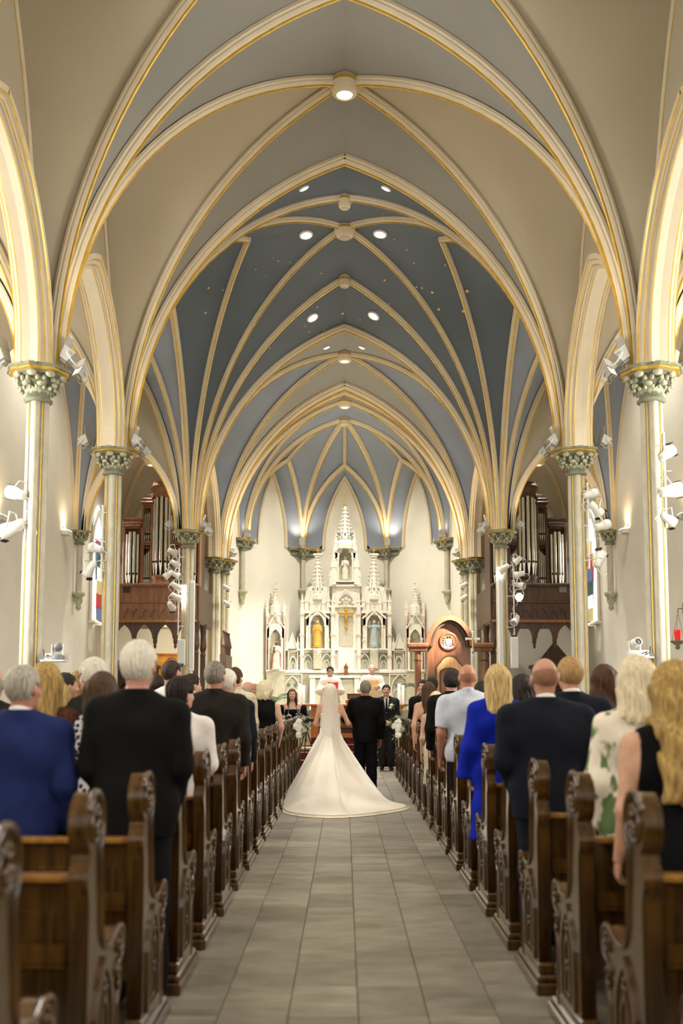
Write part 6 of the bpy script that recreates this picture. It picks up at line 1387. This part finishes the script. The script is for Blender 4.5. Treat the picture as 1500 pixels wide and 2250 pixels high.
# pan-tilt cameras on column shelves
for px, lb, sx, back in ((119, 'white pan-tilt video camera on a shelf, nearest left column', -1, True), (1405, 'white pan-tilt video camera facing us on a shelf, nearest right column', 1, False)):
    p = atY(px, 1450 if sx < 0 else 1443, 11.4); r = empty('video_camera', p, 0, lb, 'camera', 'pan-tilt cameras')
    mb = MB(); mb.box((0, 0, -.012), (.27, .2, .02), bev=.004); mb.box((-sx*-.0-(.0), .09, .03), (.27, .012, .1)); mb.build('shelf', M_WHITEP, r)
    cx = .04 if sx < 0 else -.06
    mb = MB(); mb.lathe([(.075, 0), (.08, .03), (.07, .06), (.03, .07)], (cx, 0, 0), n=16); mb.build('base', M_GREYP if sx < 0 else M_WHITEP, r)
    for s in (-1, 1): mb = MB(); mb.box((cx+s*.062, 0, .11), (.018, .06, .14), bev=.008); mb.build('yoke_arm', M_WHITEP, r)
    mb = MB(); mb.ball((cx, 0, .15), (.055, .06, .055), n=14, m=10); 
    if not back: mb.lathe([(.05, .0), (.05, .07), (.043, .07), (.04, .05), (.001, .05)], (cx+.01, -.02, .155), n=16, axis=(.25, -1, .25), mi=0); mb.lathe([(.04, .052), (.001, .056)], (cx+.01, -.02, .155), n=16, axis=(.25, -1, .25), mi=1)
    mb.build('camera_head', [M_GREYP if back else M_WHITEP, M_BLACK], r)
    mb = MB(); mb.tube([(cx-sx*-.07, .05, .03), (-sx*-.10+.0, .03, .06), (sx*-.02-.08*(-sx), .0, .02), (-sx*.13*-1, .04, .05), (-sx*-.15, .08, .12)], .006, 6); mb.build('cable', M_BLACK, r)
    mb = MB(); mb.box((sx*.15, .1, .02), (.12, .03, .05)); mb.build('arm_bracket', M_GREYP, r)
# wall sconces
for px, py, lb in ((150, 1166, 'white box uplight on the left outer wall beside the second column'), (6, 1132, 'white box uplight on the left outer wall beyond the nearest column'), (1367, 1162, 'white box uplight on the right outer wall beside the second column'), (1497, 1128, 'white box uplight on the right outer wall beyond the nearest column')):
    sx = -1 if px < 757 else 1; p = atX(px, py, sx*(XW-.12)); r = empty('wall_sconce', p, 0, lb, 'wall light', 'white wall uplights')
    mb = MB(); mb.box((sx*.03, 0, -.06), (.17, .30, .10), bev=.01); mb.box((sx*.09, 0, -.02), (.06, .14, .16), bev=.01); mb.build('housing', M_WHITEP, r); mb = MB(); mb.box((sx*.02, 0, -.008), (.12, .24, .01)); mb.build('lamp', M_LAMP, r)
    light('sconce_uplight', 'SPOT', p+V(-sx*.02, 0, .05), p+V(-sx*.5, 0, 2), 22, (1, .74, .46), spot_size=math.radians(150), spot_blend=.9, shadow_soft_size=.08)
# sanctuary lamp on the right wall
p = atX(1488, 1408, XW-.16); r = empty('sanctuary_lamp', p, 0, 'hanging red glass sanctuary lamp on the right outer wall', 'lamp')
mb = MB(); mb.lathe([(.02, -.16), (.05, -.13), (.03, -.09), (.13, -.02), (.14, 0), (.001, 0)], n=12); mb.build('holder', M_CAP, r); mb = MB(); mb.lathe([(.05, 0), (.055, .10), (.06, .2), (.05, .2), (.045, .02), (.001, .02)], n=14); mb.build('red_glass', mat('red_glass', (200, 20, 26), .1, emit=(220, 20, 20), estr=.6), r)
for k in range(3): a = k*2.1; mb = MB(); mb.tube([(.13*math.cos(a), .13*math.sin(a), 0), (.02, 0, .52)], .004, 5); mb.build('chain', M_BRASS, r)
mb = MB(); mb.tube([(.02, 0, .52), (.03, 0, .6), (.15, 0, .6)], .012, 6); mb.box((.14, 0, .6), (.04, .1, .22), bev=.01); mb.build('wall_bracket', M_CAP, r)
# notice board
p = atX(1492, 1495, XW-.02); r = empty('notice_board', p, 0, 'framed purple notice board low on the right outer wall', 'board')
mb = MB(); mb.box((0, 0, .05), (.03, .6, .7), bev=.01); mb.build('frame', M_WHITEP, r); mb = MB(); mb.box((-.017, 0, .05), (.006, .5, .6)); mb.build('poster', mat('purple_poster', (96, 84, 92), .6, var=.3, scale=3), r)
# ================================================================== windows
PANES = [mat('pane_%d' % i, c, .15, var=.2, scale=4, emit=c, estr=e) for i, (c, e) in enumerate((((214, 224, 226), 1.0), ((176, 40, 44), .6), ((60, 90, 70), .4), ((190, 170, 110), .7), ((90, 110, 150), .5)))]
def window(i, sx, yc, z0, z1, w, label):
    x = sx*(XW-.01); r = empty('window_%d' % i, (x, yc, z0), 0, label, kind='structure'); H = z1-z0
    mb = MB(); L = lancet(-w/2, w/2, 0, H-w*.8); Lo = lancet(-w/2-.09, w/2+.09, -.06, H-w*.8); mb.ring(Lo, L, (0, 0, 0), (0, 1, 0), (0, 0, 1), (-sx, 0, 0), .06); mb.build('frame', M_WALL, r)
    mb = MB(); mb.box((-sx*.05, 0, -.08), (.16, w+.24, .07), bev=.01); mb.build('sill', M_WALL, r)
    nx, nz = 2, max(3, int(H/.42))
    for a in range(nx):
        for b in range(nz):
            zc = (H-w*.55)*(b+.5)/nz; mb = MB(); mb.box((0, 0, 0), (.012, w/nx-.02, (H-w*.55)/nz-.02)); mb.build('pane', PANES[(a*3+b*2+i) % 5], r, loc=(-sx*.02, -w/2+w*(a+.5)/nx, zc))
    mb = MB(); mb.prism(lancet(-w/2+.01, w/2-.01, H-w*.55, H-w*.5), (-sx*.02, 0, 0), (0, 1, 0), (0, 0, 1), (-sx, 0, 0), .012); mb.build('pane', PANES[0], r)
wi = 1
for sx, sn in ((-1, 'left'), (1, 'right')):
    zlo = atX(217 if sx < 0 else 1302, 1366, sx*XW).z
    window(wi, sx, 25.0, zlo, zlo+2.6, 1.0, 'stained glass lancet in the %s wall beside the organ' % sn); wi += 1
    for yy in (-4.0, 2.0, 9.8): window(wi, sx, yy, 1.9, 5.4, 1.3, 'unseen stained glass lancet added at a fill light, %s aisle wall' % sn); wi += 1  # unseen lancets added to go with the aisle fill lights
# ================================================================== palms and pew flowers
M_FROND = mat('palm_green', (70, 92, 52), .6, var=.3, scale=9)
def palm(px, py, Y, label, h=1.2, n=9, seed=1):
    p = atY(px, py, Y); rr = random.Random(seed); r = empty('potted_palm', (p.x, Y, ZSAN), 0, label, 'plant', 'potted palms by the altar'); zt = p.z-ZSAN
    mb = MB(); mb.lathe([(.11, 0), (.15, .3), (.16, .32), (.13, .32), (.12, .26), (.001, .26)], n=14); mb.build('pot', M_CAP, r)
    mb = MB(); mb.tube([(0, 0, .2), (0, 0, zt*.7)], [.03, .02], 7); mb.build('stem', M_FROND, r)
    for k in range(n):
        a = 2*math.pi*k/n+rr.random()*.6; L = h*(.45+.3*rr.random()); up = .45+.5*rr.random(); mb = MB(); pts = []
        for i in range(9):
            t = i/8; q = L*t; pts.append(V(q*math.cos(a), q*math.sin(a), zt*.65+up*L*(t*1.5-1.35*t*t)))
        mb.tube(pts, [.006*(1-i/10) for i in range(9)], 4)
        for i in range(1, 9):
            d = (pts[i]-pts[i-1]).normalized(); sd = d.cross(V(0, 0, 1)).normalized()
            for s in (-1, 1):
                for e in (0, .5):
                    b = pts[i-1].lerp(pts[i], e); tip = b+(sd*s*.13+d*.10-V(0, 0, .05))*(1.1-.6*abs(i/8-.45)); w = d*.012; mb.add([b-w, b+w, tip, b.lerp(tip, .5)+V(0, 0, .012)], [(0, 1, 3), (1, 2, 3), (2, 0, 3)])
        mb.build('frond', M_FROND, r)
palm(556, 1480, 29.2, 'feathery potted palm against the apse wall, left of the altar', .85, 11, 1); palm(600, 1512, 28.9, 'lower potted palm in front of the left altar tower', 1.1, 9, 2); palm(929, 1480, 28.9, 'potted palm between altar and throne', 1.2, 9, 3)
def posy(sx, j, label):
    x = (XPL+.03 if sx < 0 else XPR-.03); r = empty('pew_posy', (x, PEWY0+PEWDY*j+.02, 1.02), 0, label, 'flowers', 'white flower posies tied to pews'); rr = random.Random(j)
    for k in range(9):
        a = rr.random()*6.28; q = .11*rr.random()**.5; mb = MB(); flower(mb, (0, 0, 0), .045+.02*rr.random()); mb.build('white_bloom', PETAL, r, loc=(-sx*.05+q*math.cos(a), -.04-.05*rr.random(), -.06+q*1.3*math.sin(a)))
    for k in range(26):
        a = rr.random()*6.28; L = .12+.14*rr.random(); mb = MB(); d = V(math.cos(a)*.8, -.4*rr.random(), abs(math.sin(a))*1.1 if k < 18 else -1.0).normalized()
        mb.tube([(0, 0, 0), d*L*.6, d*L+V(0, 0, -.01)], .003, 4)
        for q in range(6): c = d*L*(.35+.11*q); e = V(rr.random()-.5, rr.random()-.5, rr.random()-.5)*.06; s_ = V(-e.z, e.x, e.y)*.4; mb.add([c, c+e+s_, c+e*2, c+e-s_], [(0, 1, 2, 3)])
        mb.build('leaf_spray', GREEN, r, loc=(-sx*.05, -.03, -.02))
    mb = MB(); mb.tube([(-sx*.05, -.03, -.1), (-sx*.04, -.02, -.34)], [.02, .006], 6); mb.build('ribbon', PETAL, r)
posy(-1, 16, 'white flower posy with greenery tied to a far left pew end'); posy(1, 16, 'white flower posy with greenery tied to a far right pew end')

# dark wooden blocks standing in for the dark openings under the galleries
for sx, sn in ((-1, 'left'), (1, 'right')):
    c = empty('alcove', (sx*5.55, 26.6, 0), 0, 'dark wooden block standing in for an confessional under the %s organ gallery' % sn, 'alcove')
    B(MB(), -.5, .5, -.3, .5, 0, 2.3).build('cabinet', M_ORGAND, c); B(MB(), -.56, .56, -.36, .5, 2.3, 2.4, bev=.02).build('cornice', M_ORGAND, c)
    for s in (-1, 1):
        L = lancet(s*.25-.2, s*.25+.2, .15, 1.6); mb = MB(); mb.band(L, .05, (0, -.34, 0), (1, 0, 0), (0, 0, 1), (0, 1, 0), .05); mb.prism(L, (0, -.31, 0), (1, 0, 0), (0, 0, 1), (0, 1, 0), .01, mi=1); mb.build('arched_door', [M_ORGAND, M_DARK], c)
    mb = MB(); mb.prism([(-.5, 2.4), (.5, 2.4), (0, 3.0)], (0, -.3, 0), (1, 0, 0), (0, 0, 1), (0, 1, 0), .1); mb.ball((0, -.25, 3.03), .05); mb.build('gable', M_ORGAND, c)
